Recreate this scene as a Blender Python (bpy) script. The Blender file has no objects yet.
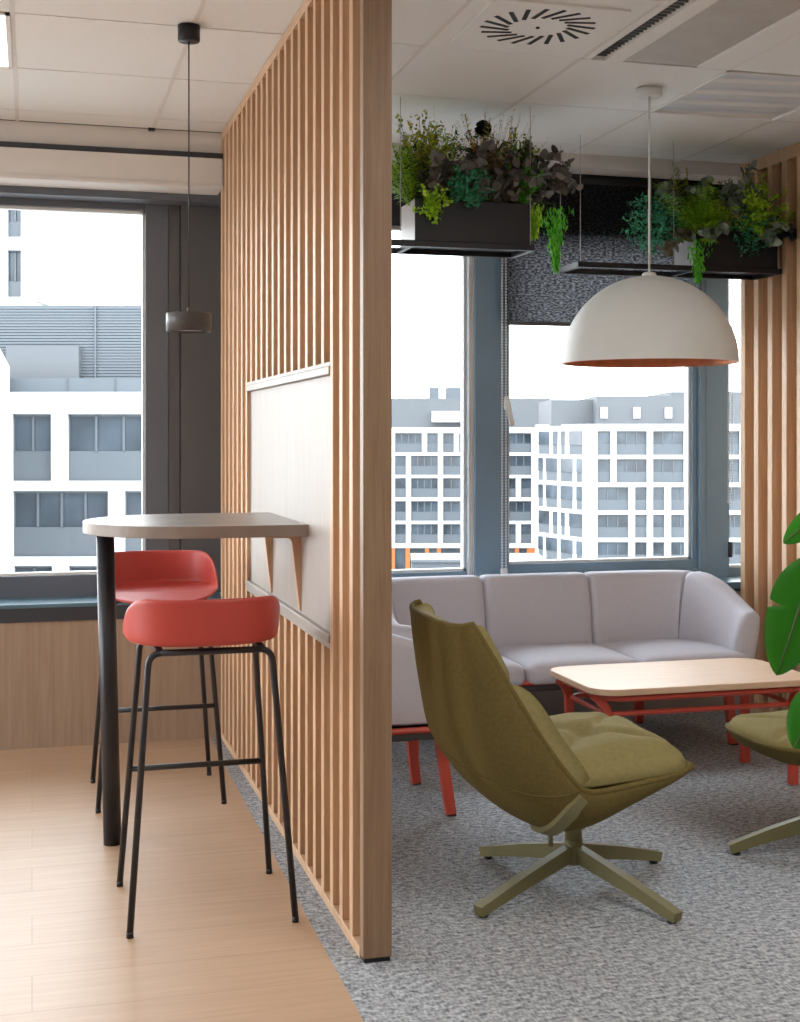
import bpy, bmesh, math, random
from mathutils import Vector, Matrix, noise

S = bpy.context.scene
COL = S.collection
PI = math.pi
random.seed(11)

# ------------------------------------------------------------------ camera, world, light, exposure
YAW = 0.267069
cam = bpy.data.cameras.new('camera')
cam.sensor_fit = 'HORIZONTAL'; cam.sensor_width = 36.0
cam.lens = 1345.0 / 800.0 * 36.0
cam.shift_y = -74.0 / 800.0
cam.clip_end = 2000
camo = bpy.data.objects.new('camera', cam); COL.objects.link(camo)
camo.location = (0, 0, 1.33); camo.rotation_euler = (PI/2, 0, -YAW)
S.camera = camo

W = bpy.data.worlds.new('overcast_sky'); S.world = W; W.use_nodes = True
nt = W.node_tree; nt.nodes.clear()
wo = nt.nodes.new('ShaderNodeOutputWorld'); bg = nt.nodes.new('ShaderNodeBackground')
tc = nt.nodes.new('ShaderNodeTexCoord'); sx = nt.nodes.new('ShaderNodeSeparateXYZ'); rp = nt.nodes.new('ShaderNodeValToRGB')
nt.links.new(tc.outputs['Generated'], sx.inputs[0]); nt.links.new(sx.outputs['Z'], rp.inputs[0])
rp.color_ramp.elements[0].position = 0.0; rp.color_ramp.elements[0].color = (0.97, 0.985, 1.0, 1)
rp.color_ramp.elements[1].position = 0.6; rp.color_ramp.elements[1].color = (0.86, 0.93, 1.0, 1)
nt.links.new(rp.outputs[0], bg.inputs[0]); bg.inputs[1].default_value = 7.5
nt.links.new(bg.outputs[0], wo.inputs[0])

def area(name, loc, rot, sx_, sy_, power, col=(1, 1, 1)):
    l = bpy.data.lights.new(name, 'AREA'); l.shape = 'RECTANGLE'; l.size = sx_; l.size_y = sy_
    l.energy = power; l.color = col
    o = bpy.data.objects.new(name, l); COL.objects.link(o); o.location = loc; o.rotation_euler = rot
    return o
# unseen overhead area lights, added as soft fill for the room
area('overhead_fill', (-1.6, 1.6, 2.60), (0, 0, 0), 1.2, 2.4, 12, (1.0, 0.97, 0.93))
area('overhead_fill', (1.9, 1.4, 2.60), (0, 0, 0), 1.2, 2.4, 42, (1.0, 0.97, 0.93))

S.view_settings.view_transform = 'Standard'; S.view_settings.look = 'None'
S.view_settings.gamma = 1.0; S.view_settings.use_curve_mapping = False
S.view_settings.exposure = 0.3

# ------------------------------------------------------------------ materials
MATS = {}
def lin(r, g, b):
    f = lambda c: (c/255/12.92) if c/255 <= 0.04045 else ((c/255+0.055)/1.055)**2.4
    return (f(r), f(g), f(b), 1)

def base_mat(name):
    m = bpy.data.materials.new(name); m.use_nodes = True
    n = m.node_tree.nodes; b = n['Principled BSDF']
    MATS[name] = m
    return m, m.node_tree, b

def plain(name, rgb, rough=0.5, metal=0.0, var=0.06, scale=12.0, bump=0.0, bscale=200.0, coat=0.0, stretch=(1, 1, 1), spec=0.5):
    m, t, b = base_mat(name)
    c = lin(*rgb)
    tcn = t.nodes.new('ShaderNodeTexCoord'); mp = t.nodes.new('ShaderNodeMapping'); mp.inputs['Scale'].default_value = stretch
    t.links.new(tcn.outputs['Object'], mp.inputs[0])
    nz = t.nodes.new('ShaderNodeTexNoise'); nz.inputs['Scale'].default_value = scale; nz.inputs['Detail'].default_value = 4
    t.links.new(mp.outputs[0], nz.inputs['Vector'])
    r = t.nodes.new('ShaderNodeValToRGB')
    r.color_ramp.elements[0].position = 0.3; r.color_ramp.elements[1].position = 0.7
    r.color_ramp.elements[0].color = tuple(x*(1-var) for x in c[:3]) + (1,)
    r.color_ramp.elements[1].color = tuple(min(1, x*(1+var)) for x in c[:3]) + (1,)
    t.links.new(nz.outputs['Fac'], r.inputs[0]); t.links.new(r.outputs[0], b.inputs['Base Color'])
    b.inputs['Roughness'].default_value = rough; b.inputs['Metallic'].default_value = metal
    b.inputs['Coat Weight'].default_value = coat; b.inputs['Specular IOR Level'].default_value = spec
    if bump:
        n2 = t.nodes.new('ShaderNodeTexNoise'); n2.inputs['Scale'].default_value = bscale; n2.inputs['Detail'].default_value = 3
        t.links.new(mp.outputs[0], n2.inputs['Vector'])
        bp = t.nodes.new('ShaderNodeBump'); bp.inputs['Strength'].default_value = bump; bp.inputs['Distance'].default_value = 0.004
        t.links.new(n2.outputs['Fac'], bp.inputs['Height']); t.links.new(bp.outputs[0], b.inputs['Normal'])
    return m

def wood(name, light, dark, stretch=(35, 35, 1.6), rough=0.5, bump=0.15):
    m, t, b = base_mat(name)
    tcn = t.nodes.new('ShaderNodeTexCoord'); mp = t.nodes.new('ShaderNodeMapping'); mp.inputs['Scale'].default_value = stretch
    t.links.new(tcn.outputs['Object'], mp.inputs[0])
    nz = t.nodes.new('ShaderNodeTexNoise'); nz.inputs['Scale'].default_value = 1.6; nz.inputs['Detail'].default_value = 8; nz.inputs['Roughness'].default_value = 0.6
    nz.inputs['Distortion'].default_value = 0.6
    t.links.new(mp.outputs[0], nz.inputs['Vector'])
    r = t.nodes.new('ShaderNodeValToRGB'); r.color_ramp.elements[0].position = 0.28; r.color_ramp.elements[1].position = 0.68
    r.color_ramp.elements[0].color = lin(*dark); r.color_ramp.elements[1].color = lin(*light)
    t.links.new(nz.outputs['Fac'], r.inputs[0]); t.links.new(r.outputs[0], b.inputs['Base Color'])
    b.inputs['Roughness'].default_value = rough
    bp = t.nodes.new('ShaderNodeBump'); bp.inputs['Strength'].default_value = bump; bp.inputs['Distance'].default_value = 0.002
    t.links.new(nz.outputs['Fac'], bp.inputs['Height']); t.links.new(bp.outputs[0], b.inputs['Normal'])
    return m

def floor_wood():
    m, t, b = base_mat('oak_plank_floor')
    tcn = t.nodes.new('ShaderNodeTexCoord')
    br = t.nodes.new('ShaderNodeTexBrick'); br.offset = 0.41; br.inputs['Scale'].default_value = 1.0
    br.inputs['Brick Width'].default_value = 1.9; br.inputs['Row Height'].default_value = 0.215
    br.inputs['Mortar Size'].default_value = 0.0016; br.inputs['Mortar Smooth'].default_value = 0.3; br.inputs['Bias'].default_value = 0.0
    br.inputs['Color1'].default_value = lin(196, 165, 136); br.inputs['Color2'].default_value = lin(191, 159, 130); br.inputs['Mortar'].default_value = lin(176, 144, 116)
    t.links.new(tcn.outputs['Object'], br.inputs['Vector'])
    mp = t.nodes.new('ShaderNodeMapping'); mp.inputs['Scale'].default_value = (1.5, 26, 1)
    t.links.new(tcn.outputs['Object'], mp.inputs[0])
    nz = t.nodes.new('ShaderNodeTexNoise'); nz.inputs['Scale'].default_value = 1.8; nz.inputs['Detail'].default_value = 7; nz.inputs['Distortion'].default_value = 0.5
    t.links.new(mp.outputs[0], nz.inputs['Vector'])
    r = t.nodes.new('ShaderNodeValToRGB'); r.color_ramp.elements[0].position = 0.25; r.color_ramp.elements[1].position = 0.75
    r.color_ramp.elements[0].color = (0.84, 0.82, 0.79, 1); r.color_ramp.elements[1].color = (1.0, 1.0, 1.0, 1)
    t.links.new(nz.outputs['Fac'], r.inputs[0])
    mx = t.nodes.new('ShaderNodeMix'); mx.data_type = 'RGBA'; mx.blend_type = 'MULTIPLY'; mx.inputs[0].default_value = 1.0
    t.links.new(br.outputs['Color'], mx.inputs[6]); t.links.new(r.outputs[0], mx.inputs[7])
    t.links.new(mx.outputs[2], b.inputs['Base Color'])
    b.inputs['Roughness'].default_value = 0.42
    bp = t.nodes.new('ShaderNodeBump'); bp.inputs['Strength'].default_value = 0.06; bp.inputs['Distance'].default_value = 0.002
    t.links.new(nz.outputs['Fac'], bp.inputs['Height']); t.links.new(bp.outputs[0], b.inputs['Normal'])
    return m

def carpet():
    m, t, b = base_mat('grey_carpet')
    tcn = t.nodes.new('ShaderNodeTexCoord')
    n1 = t.nodes.new('ShaderNodeTexNoise'); n1.inputs['Scale'].default_value = 130; n1.inputs['Detail'].default_value = 3
    mp = t.nodes.new('ShaderNodeMapping'); mp.inputs['Scale'].default_value = (1.0, 0.45, 1); mp.inputs['Rotation'].default_value = (0, 0, 0.5)
    t.links.new(tcn.outputs['Object'], mp.inputs[0]); t.links.new(mp.outputs[0], n1.inputs['Vector'])
    mp2 = t.nodes.new('ShaderNodeMapping'); mp2.inputs['Scale'].default_value = (0.5, 1.0, 1); mp2.inputs['Rotation'].default_value = (0, 0, -0.2)
    n2 = t.nodes.new('ShaderNodeTexNoise'); n2.inputs['Scale'].default_value = 75; n2.inputs['Detail'].default_value = 2
    t.links.new(tcn.outputs['Object'], mp2.inputs[0]); t.links.new(mp2.outputs[0], n2.inputs['Vector'])
    ad = t.nodes.new('ShaderNodeMath'); ad.operation = 'ADD'
    t.links.new(n1.outputs['Fac'], ad.inputs[0]); t.links.new(n2.outputs['Fac'], ad.inputs[1])
    hf = t.nodes.new('ShaderNodeMath'); hf.operation = 'MULTIPLY'; hf.inputs[1].default_value = 0.5
    t.links.new(ad.outputs[0], hf.inputs[0])
    r = t.nodes.new('ShaderNodeValToRGB'); r.color_ramp.elements[0].position = 0.36; r.color_ramp.elements[1].position = 0.64
    r.color_ramp.elements[0].color = lin(104, 108, 114); r.color_ramp.elements[1].color = lin(198, 202, 206)
    t.links.new(hf.outputs[0], r.inputs[0]); t.links.new(r.outputs[0], b.inputs['Base Color'])
    b.inputs['Roughness'].default_value = 0.95; b.inputs['Specular IOR Level'].default_value = 0.1
    bp = t.nodes.new('ShaderNodeBump'); bp.inputs['Strength'].default_value = 0.7; bp.inputs['Distance'].default_value = 0.006
    t.links.new(hf.outputs[0], bp.inputs['Height']); t.links.new(bp.outputs[0], b.inputs['Normal'])
    return m

def glass_mat():
    m = bpy.data.materials.new('window_glass'); m.use_nodes = True; MATS['window_glass'] = m
    t = m.node_tree; t.nodes.clear()
    o = t.nodes.new('ShaderNodeOutputMaterial'); a = t.nodes.new('ShaderNodeBsdfTransparent'); g = t.nodes.new('ShaderNodeBsdfGlossy')
    a.inputs[0].default_value = (0.97, 0.985, 0.985, 1); g.inputs['Roughness'].default_value = 0.02
    fr = t.nodes.new('ShaderNodeFresnel'); fr.inputs[0].default_value = 1.25
    mx = t.nodes.new('ShaderNodeMixShader')
    t.links.new(fr.outputs[0], mx.inputs[0]); t.links.new(a.outputs[0], mx.inputs[1]); t.links.new(g.outputs[0], mx.inputs[2]); t.links.new(mx.outputs[0], o.inputs[0])
    return m

def blind_mat():
    m = bpy.data.materials.new('woven_blind_fabric'); m.use_nodes = True; MATS['woven_blind_fabric'] = m
    t = m.node_tree; t.nodes.clear()
    o = t.nodes.new('ShaderNodeOutputMaterial'); d = t.nodes.new('ShaderNodeBsdfDiffuse'); tr = t.nodes.new('ShaderNodeBsdfTranslucent')
    tcn = t.nodes.new('ShaderNodeTexCoord'); mp = t.nodes.new('ShaderNodeMapping'); mp.inputs['Scale'].default_value = (44, 44, 100)
    t.links.new(tcn.outputs['Object'], mp.inputs[0])
    nz = t.nodes.new('ShaderNodeTexNoise'); nz.inputs['Scale'].default_value = 1.4; nz.inputs['Detail'].default_value = 3
    t.links.new(mp.outputs[0], nz.inputs['Vector'])
    r = t.nodes.new('ShaderNodeValToRGB'); r.color_ramp.elements[0].position = 0.42; r.color_ramp.elements[1].position = 0.68
    r.color_ramp.elements[0].color = (0.010, 0.010, 0.012, 1); r.color_ramp.elements[1].color = (0.21, 0.21, 0.225, 1)
    t.links.new(nz.outputs['Fac'], r.inputs[0]); t.links.new(r.outputs[0], tr.inputs[0])
    d.inputs[0].default_value = (0.035, 0.035, 0.04, 1)
    mx = t.nodes.new('ShaderNodeMixShader'); mx.inputs[0].default_value = 0.5
    t.links.new(d.outputs[0], mx.inputs[1]); t.links.new(tr.outputs[0], mx.inputs[2]); t.links.new(mx.outputs[0], o.inputs[0])
    return m

def emit_mat(name, rgb, strength):
    m = bpy.data.materials.new(name); m.use_nodes = True; MATS[name] = m
    t = m.node_tree; b = t.nodes['Principled BSDF']
    b.inputs['Base Color'].default_value = lin(*rgb); b.inputs['Emission Color'].default_value = lin(*rgb); b.inputs['Emission Strength'].default_value = strength
    return m

def leaf_mat(name, c1, c2, rough=0.45, trans=0.25):
    m, t, b = base_mat(name)
    g = t.nodes.new('ShaderNodeNewGeometry')
    r = t.nodes.new('ShaderNodeValToRGB')
    r.color_ramp.elements[0].color = lin(*c1); r.color_ramp.elements[1].color = lin(*c2)
    t.links.new(g.outputs['Random Per Island'], r.inputs[0])
    t.links.new(r.outputs[0], b.inputs['Base Color']); b.inputs['Roughness'].default_value = rough
    if trans:
        tl = t.nodes.new('ShaderNodeBsdfTranslucent'); t.links.new(r.outputs[0], tl.inputs[0])
        mx = t.nodes.new('ShaderNodeMixShader'); mx.inputs[0].default_value = trans
        o = t.nodes['Material Output']
        t.links.new(b.outputs[0], mx.inputs[1]); t.links.new(tl.outputs[0], mx.inputs[2]); t.links.new(mx.outputs[0], o.inputs[0])
    return m

M_floor = floor_wood(); M_carpet = carpet(); M_glass = glass_mat(); M_blind = blind_mat()
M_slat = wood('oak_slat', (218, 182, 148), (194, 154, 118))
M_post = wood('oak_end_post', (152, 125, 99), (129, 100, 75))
M_panel = wood('pale_oak_panel', (168, 159, 151), (158, 148, 139), (18, 18, 1.5), bump=0.06)
M_wallwood = wood('oak_wall_panel', (172, 152, 132), (154, 132, 112), (28, 28, 1.4))
M_tabwood = wood('oak_table_top', (232, 200, 170), (218, 184, 152), (3, 30, 30))
M_concrete = plain('stone_laminate', (152, 142, 134), 0.35, var=0.16, scale=9, bump=0.05)
M_ceil = plain('ceiling_tile', (243, 243, 241), 0.9, var=0.015, scale=60, bump=0.1, bscale=300)
M_grid = plain('ceiling_grid', (206, 202, 198), 0.7, var=0.02)
M_slate = plain('slate_window_frame', (98, 104, 114), 0.38, var=0.04, scale=4)
M_lowwall = plain('grey_low_wall', (150, 141, 134), 0.8)
M_white = plain('white_plaster', (230, 226, 222), 0.85, var=0.015)
M_frame = plain('blue_grey_window_frame', (126, 152, 172), 0.38, var=0.04, scale=4)
M_frame_dk = plain('dark_grey_cladding', (88, 89, 92), 0.42, var=0.03, scale=3)
M_sill = plain('blue_grey_sill', (92, 124, 142), 0.3, var=0.04)
M_sill_e = plain('dark_sill_edge', (58, 62, 70), 0.5)
M_gasket = plain('pale_gasket', (228, 230, 230), 0.4)
M_bead = plain('white_bead', (244, 244, 242), 0.4)
M_black = plain('black_powder_coat', (22, 23, 30), 0.42, var=0.1)
M_blackhead = plain('black_header', (38, 36, 42), 0.7)
M_leg = plain('charcoal_steel', (40, 40, 46), 0.4, var=0.08)
M_coral = plain('coral_plastic', (192, 74, 66), 0.42, var=0.03, scale=5)
M_red = plain('coral_red_steel', (196, 78, 62), 0.38, var=0.05)
M_grey = plain('grey_wool', (208, 207, 217), 0.95, var=0.03, scale=90, bump=0.10, bscale=500, spec=0.15)
M_under = plain('dark_underside', (70, 66, 66), 0.9)
M_olive = plain('olive_wool', (106, 93, 54), 0.95, var=0.10, scale=90, bump=0.25, bscale=600, spec=0.15)
M_olivec = plain('olive_cushion', (142, 132, 88), 0.95, var=0.08, scale=70, bump=0.25, bscale=600, spec=0.15)
M_olivem = plain('olive_steel', (122, 116, 78), 0.45, var=0.05)
M_chrome = plain('brushed_steel', (190, 188, 184), 0.25, metal=1.0)
M_lampw = plain('warm_white_lacquer', (226, 229, 226), 0.5, var=0.01)
M_copper = plain('copper_leaf', (214, 134, 96), 0.45, metal=0.6, var=0.12, scale=25)
M_wire = plain('thin_steel_wire', (186, 184, 180), 0.4)
M_lampg = plain('grey_lamp_metal', (84, 82, 82), 0.4, var=0.05)
M_endsheen = plain('planter_end_reflection', (206, 208, 214), 0.35, var=0.04)
M_beam = plain('grey_chilled_beam', (192, 186, 180), 0.55)
M_emit = emit_mat('lit_diffuser', (255, 250, 242), 1.3)
M_diff = plain('opal_diffuser', (214, 214, 218), 0.35, var=0.05, scale=4, stretch=(1, 5, 1))
M_slot = plain('dark_slot', (36, 34, 36), 0.8)
M_soil = plain('dark_soil', (44, 36, 30), 0.95, var=0.3, scale=60)
M_pot = plain('white_pot', (210, 206, 200), 0.5)
M_stem = plain('green_stem', (74, 96, 50), 0.6)
M_bwhite = plain('white_facade', (178, 178, 178), 0.8, var=0.01, scale=0.3)
M_bgrey = plain('grey_facade_panel', (70, 76, 82), 0.6, var=0.04, scale=0.4)
M_bgrey2 = plain('grey_roof_plant', (76, 79, 83), 0.7, var=0.04, scale=0.4)
M_bpane = plain('office_window_pane', (54, 62, 70), 0.12, spec=.3, var=0.55, scale=0.35)
M_borange = plain('orange_column', (150, 80, 24), 0.6)
M_ground = plain('pale_paving', (140, 140, 138), 0.9, var=0.05, scale=0.1)

# ------------------------------------------------------------------ mesh helpers
class MB:
    def __init__(s, mat=None):
        s.bm = bmesh.new(); s.M = mat or Matrix.Identity(4); s.mi = 0
    def _v(s, p): return s.bm.verts.new(s.M @ Vector(p))
    def _f(s, vs, smooth=False):
        try:
            f = s.bm.faces.new(vs); f.material_index = s.mi; f.smooth = smooth; return f
        except ValueError: return None
    def box(s, x0, x1, y0, y1, z0, z1, bev=0.0, seg=2, mat=None):
        t = bmesh.new()
        bmesh.ops.create_cube(t, size=1.0)
        for v in t.verts:
            v.co = Vector((x0+(v.co.x+.5)*(x1-x0), y0+(v.co.y+.5)*(y1-y0), z0+(v.co.z+.5)*(z1-z0)))
        if bev: bmesh.ops.bevel(t, geom=t.edges[:], offset=bev, segments=seg, profile=0.6, affect='EDGES', clamp_overlap=True)
        s.add(t, mat); return s
    def add(s, t, mat=None, smooth=None):
        mm = s.M @ (mat or Matrix.Identity(4)); vm = {}
        for v in t.verts: vm[v] = s.bm.verts.new(mm @ v.co)
        for f in t.faces:
            try:
                nf = s.bm.faces.new([vm[v] for v in f.verts]); nf.material_index = s.mi; nf.smooth = f.smooth if smooth is None else smooth
            except ValueError: pass
        t.free()
    def rings(s, rs, closed=True, cap=True, smooth=True, loop=False):
        vs = [[s._v(p) for p in r] for r in rs]; n = len(rs[0])
        m = len(vs); R = range(m if loop else m-1)
        for i in R:
            a, b = vs[i], vs[(i+1) % m]
            for j in range(n if closed else n-1):
                k = (j+1) % n
                s._f((a[j], a[k], b[k], b[j]), smooth)
        if cap and closed and not loop:
            s._f(vs[0][::-1], smooth); s._f(vs[-1], smooth)
        return s
    def tube(s, pts, r, seg=10, flat=None, loop=False, cap=True):
        pts = [Vector(p) for p in pts]; n = len(pts); rs = []
        up = None
        for i, p in enumerate(pts):
            if loop: tg = (pts[(i+1) % n]-pts[i-1]).normalized()
            else: tg = ((pts[min(i+1, n-1)]-pts[max(i-1, 0)])).normalized()
            if up is None:
                up = Vector((0, 0, 1)) if abs(tg.z) < 0.9 else Vector((0, 1, 0))
            up = (up - tg*up.dot(tg)).normalized(); sd = tg.cross(up)
            rr = r[i] if isinstance(r, (list, tuple)) else r
            ring = []
            for j in range(seg):
                a = 2*PI*j/seg
                ca, sa = math.cos(a), math.sin(a)
                ring.append(p + sd*ca*rr + up*sa*rr)
            rs.append(ring)
        return s.rings(rs, True, cap, True, loop)
    def bar(s, pts, w, h, upv=(0, 0, 1)):      # rectangular section sweep
        pts = [Vector(p) for p in pts]; n = len(pts); rs = []
        for i, p in enumerate(pts):
            tg = (pts[min(i+1, n-1)]-pts[max(i-1, 0)]).normalized()
            up = Vector(upv); up = (up - tg*up.dot(tg)).normalized(); sd = tg.cross(up)
            ww = w[i] if isinstance(w, (list, tuple)) else w; hh = h[i] if isinstance(h, (list, tuple)) else h
            rs.append([p+sd*ww/2+up*hh/2, p-sd*ww/2+up*hh/2, p-sd*ww/2-up*hh/2, p+sd*ww/2-up*hh/2])
        return s.rings(rs, True, True, False)
    def lathe(s, prof, c=(0, 0, 0), seg=40, smooth=True, cap=True):
        rs = [[(c[0]+r*math.cos(2*PI*j/seg), c[1]+r*math.sin(2*PI*j/seg), c[2]+z) for j in range(seg)] for r, z in prof]
        return s.rings(rs, True, cap, smooth)
    def prism(s, outline, z0, z1, bev=0.0, smooth=False):
        t = bmesh.new()
        vs = [t.verts.new((x, y, z0)) for x, y in outline]; f = t.faces.new(vs)
        r = bmesh.ops.extrude_face_region(t, geom=[f])
        for v in [g for g in r['geom'] if isinstance(g, bmesh.types.BMVert)]: v.co.z = z1
        bmesh.ops.recalc_face_normals(t, faces=t.faces[:])
        if bev:
            es = [e for e in t.edges if abs(e.verts[0].co.z-e.verts[1].co.z) < 1e-6]
            bmesh.ops.bevel(t, geom=es, offset=bev, segments=2, profile=0.6, affect='EDGES', clamp_overlap=True)
        s.add(t); return s
    def rbox(s, a, b, c, r, n=10, puff=0.0, fn=None, mat=None):   # soft rounded cushion, half sizes a b c
        t = bmesh.new(); bmesh.ops.create_cube(t, size=2.0)
        bmesh.ops.subdivide_edges(t, edges=t.edges[:], cuts=n, use_grid_fill=True)
        for v in t.verts:
            p = Vector((v.co.x*a, v.co.y*b, v.co.z*c))
            q = Vector((max(-a+r, min(a-r, p.x)), max(-b+r, min(b-r, p.y)), max(-c+r, min(c-r, p.z))))
            d = p-q
            if d.length > 1e-9: p = q + d.normalized()*r
            if puff: p.z += puff*(1-(p.x/a)**2)*(1-(p.y/b)**2)*(1 if v.co.z > 0 else 0.0)*max(0, v.co.z)
            if fn: p = fn(p)
            v.co = p
        for f in t.faces: f.smooth = True
        s.add(t, mat); return s
    def build(s, name, mats, parent=None, solid=0.0, sub=0, weld=True, soff=0.0):
        if weld: bmesh.ops.remove_doubles(s.bm, verts=s.bm.verts[:], dist=1e-6)
        bmesh.ops.recalc_face_normals(s.bm, faces=s.bm.faces[:])
        me = bpy.data.meshes.new(name); s.bm.to_mesh(me); s.bm.free()
        for m in (mats if isinstance(mats, (list, tuple)) else [mats]): me.materials.append(m)
        o = bpy.data.objects.new(name, me); COL.objects.link(o)
        if parent: o.parent = parent
        if solid:
            md = o.modifiers.new('thickness', 'SOLIDIFY'); md.thickness = solid; md.offset = soff
        if sub:
            md = o.modifiers.new('smooth', 'SUBSURF'); md.levels = sub; md.render_levels = sub
        return o

def thing(name, label, cat, loc=(0, 0, 0), rz=0.0, group=None):
    o = bpy.data.objects.new(name, None); COL.objects.link(o); o.empty_display_size = 0.1
    o.location = loc; o.rotation_euler = (0, 0, rz); o['label'] = label; o['category'] = cat
    if group: o['group'] = group
    return o
def tag(o, label, cat, group=None):
    o['label'] = label; o['category'] = cat
    if group: o['group'] = group
    return o
def struct(o): o['kind'] = 'structure'; return o
def structE(name, loc=(0, 0, 0), rz=0):
    o = bpy.data.objects.new(name, None); COL.objects.link(o); o.location = loc; o.rotation_euler = (0, 0, rz); o['kind'] = 'structure'; return o
def dup(root, loc, rz, label, group=None):
    r = root.copy(); COL.objects.link(r); r.location = loc; r.rotation_euler = (0, 0, rz); r['label'] = label
    if group: r['group'] = group
    for ch in list(root.children):
        c = ch.copy(); COL.objects.link(c); c.parent = r
        for g in list(ch.children):
            d = g.copy(); COL.objects.link(d); d.parent = c
    return r
def catmull(pts, n=6, loop=False):
    P = [Vector(p) for p in pts]; out = []; m = len(P)
    for i in range(m if loop else m-1):
        if loop: p0, p1, p2, p3 = P[i-1], P[i], P[(i+1) % m], P[(i+2) % m]
        else: p0, p1, p2, p3 = P[max(i-1, 0)], P[i], P[i+1], P[min(i+2, m-1)]
        for k in range(n):
            t = k/n
            out.append(0.5*((2*p1)+(-p0+p2)*t+(2*p0-5*p1+4*p2-p3)*t*t+(-p0+3*p1-3*p2+p3)*t**3))
    if not loop: out.append(P[-1])
    return out
def interp(tab, t):
    for i in range(len(tab)-1):
        a, b = tab[i], tab[i+1]
        if t <= b[0]:
            f = (t-a[0])/(b[0]-a[0]); return [a[k]+(b[k]-a[k])*f for k in range(1, len(a))]
    return list(tab[-1][1:])
def rrect(x0, x1, y0, y1, r, n=8):
    o = []
    for cx, cy, a0 in ((x1-r, y1-r, 0), (x0+r, y1-r, 90), (x0+r, y0+r, 180), (x1-r, y0+r, 270)):
        for k in range(n+1):
            a = math.radians(a0+90*k/n); o.append((cx+r*math.cos(a), cy+r*math.sin(a)))
    return o

# ------------------------------------------------------------------ room shell
HC = 2.67                       # ceiling height
PX0, PX1 = 0.806, 0.881         # slatted partition faces
struct(MB().prism([(-4.0, -2.6), (.672, -2.6), (.759, 5.97), (-4.0, 5.97)], -0.10, 0.0).build('floor', M_floor))
struct(MB().prism([(.672, -2.6), (3.9, -2.6), (3.9, 5.97), (.759, 5.97)], -0.10, 0.0).build('floor', M_carpet))

# suspended ceiling: tiles with open joints, left and right grids
def tiles(mb, xs, ys, skip=()):
    for i in range(len(xs)-1):
        for j in range(len(ys)-1):
            if (i, j) in skip: continue
            mb.box(xs[i]+.0045, xs[i+1]-.0045, ys[j]+.0045, ys[j+1]-.0045, HC, HC+.016)
ys = [-2.765+.655*k for k in range(0, 14)]          # ... 3.785, 4.44, 5.095, 5.75
ys = [y-.02 for y in ys if y < 5.8] + [5.920]
xl = [-.06-.568*k for k in range(7, 0, -1)] + [-.06, .508, PX0+.02]
xr = [PX0-.004, 1.297, 1.875, 2.447, 3.028, 3.62]
LT = (6, len(ys)-4)
cl = MB(); jl = [j for j in range(len(ys)-1)]
row = {round(y, 3): j for j, y in enumerate(ys)}
jA = min(range(len(ys)), key=lambda j: abs(ys[j]-4.42))   # row from 4.42 to 5.075
tiles(cl, xl, ys, {(len(xl)-4, jA)})
tiles(cl, xr, ys, {(2, jA-1), (2, jA-2), (3, jA), (1, jA-1)})
struct(cl.build('ceiling', M_ceil))
struct(MB().box(-4.0, 3.9, -2.6, 6.3, HC+.075, HC+.16).box(-4, 3.62, -2.6, 5.97, HC+.012, HC+.015).build('ceiling', M_grid))
cg = MB()
for x in xl[:-1]+xr[1:-1]: cg.box(x-.0075, x+.0075, -2.6, 5.955, HC-.0015, HC+.012)
struct(cg.build('ceiling', M_white))

# window wall: panel below the sill, header, pillar, soffits
FY = 6.20                       # face of the window frames
struct(MB().box(-4.0, PX0+.03, 5.955, 6.05, 0.0, .55).build('wall_back', M_wallwood))
struct(MB().box(PX0+.03, 3.9, 5.955, 6.05, 0.0, .57).build('wall_back', M_lowwall))
struct(MB().box(-4.0, 3.9, FY+.02, 6.5, -.6, .64).box(-4, 3.9, FY+.02, 6.5, 2.42, 2.83).build('wall_back', M_bgrey))
struct(MB().box(.603, .65, FY-.008, 6.5, .60, 2.45).box(.655, .98, FY-.02, 6.5, .60, 2.45).build('wall_back', M_frame_dk))
struct(MB().box(2.166, 3.30, 6.112, FY, 2.305, 2.64).box(.98, 3.85, FY-.03, FY+.04, 2.335, 2.66).build('wall_back', M_blackhead))
# left soffit with the dark blind slot
struct(MB().box(-4.0, PX0+.005, 5.93, 6.02, 2.572, HC).box(-4, PX0+.002, 5.90, 6.24, 2.436, 2.552, .004).box(-4, PX0+.002, 5.89, 6.08, 2.420, 2.436, .004).build('trim_1', M_white))
struct(MB().box(-4, .98, 6.07, FY, 2.388, 2.436).build('trim_12', M_slate))
struct(MB().box(-4.0, PX0+.004, 5.906, 6.2, 2.548, 2.576).build('trim_2', M_sill_e))
struct(MB().box(PX0+.06, 3.9, 5.955, 6.22, 2.615, HC+.01).build('trim_3', M_white))
# sills
struct(MB().box(-4.0, PX0+.03, 5.945, FY+.03, .60, .617, .003).build('trim_4', M_sill))
struct(MB().box(-4.0, PX0+.03, 5.948, 6.06, .54, .600).build('trim_5', M_sill_e))
struct(MB().box(PX0+.03, 3.9, 5.945, FY+.03, .585, .617, .003).build('trim_6', M_sill))

def window(name, x0, x1, z0, z1, fw, mat=M_frame, inner=0.022):
    w = structE(name, (0, FY, 0))
    f = MB()
    f.box(x0-fw[0], x0, 0, .09, z0-fw[2], z1+fw[3], .004).box(x1, x1+fw[1], 0, .09, z0-fw[2], z1+fw[3], .004)
    f.box(x0, x1, 0, .09, z0-fw[2], z0, .004).box(x0, x1, 0, .09, z1, z1+fw[3], .004)
    struct(f.build('window_frame', mat, w))
    g = MB(); e = .012
    g.box(x0, x0+e, .02, .06, z0, z1).box(x1-e, x1, .02, .06, z0, z1).box(x0, x1, .02, .06, z0, z0+e).box(x0, x1, .02, .06, z1-e, z1)
    struct(g.build('window_bead', M_gasket, w))
    struct(MB().box(x0, x1, .036, .042, z0, z1).build('window_glass', M_glass, w))
    return w
window('window_1', -1.45, .497, .712, 2.357, (.11, .105, .10, .06), M_slate)
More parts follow.
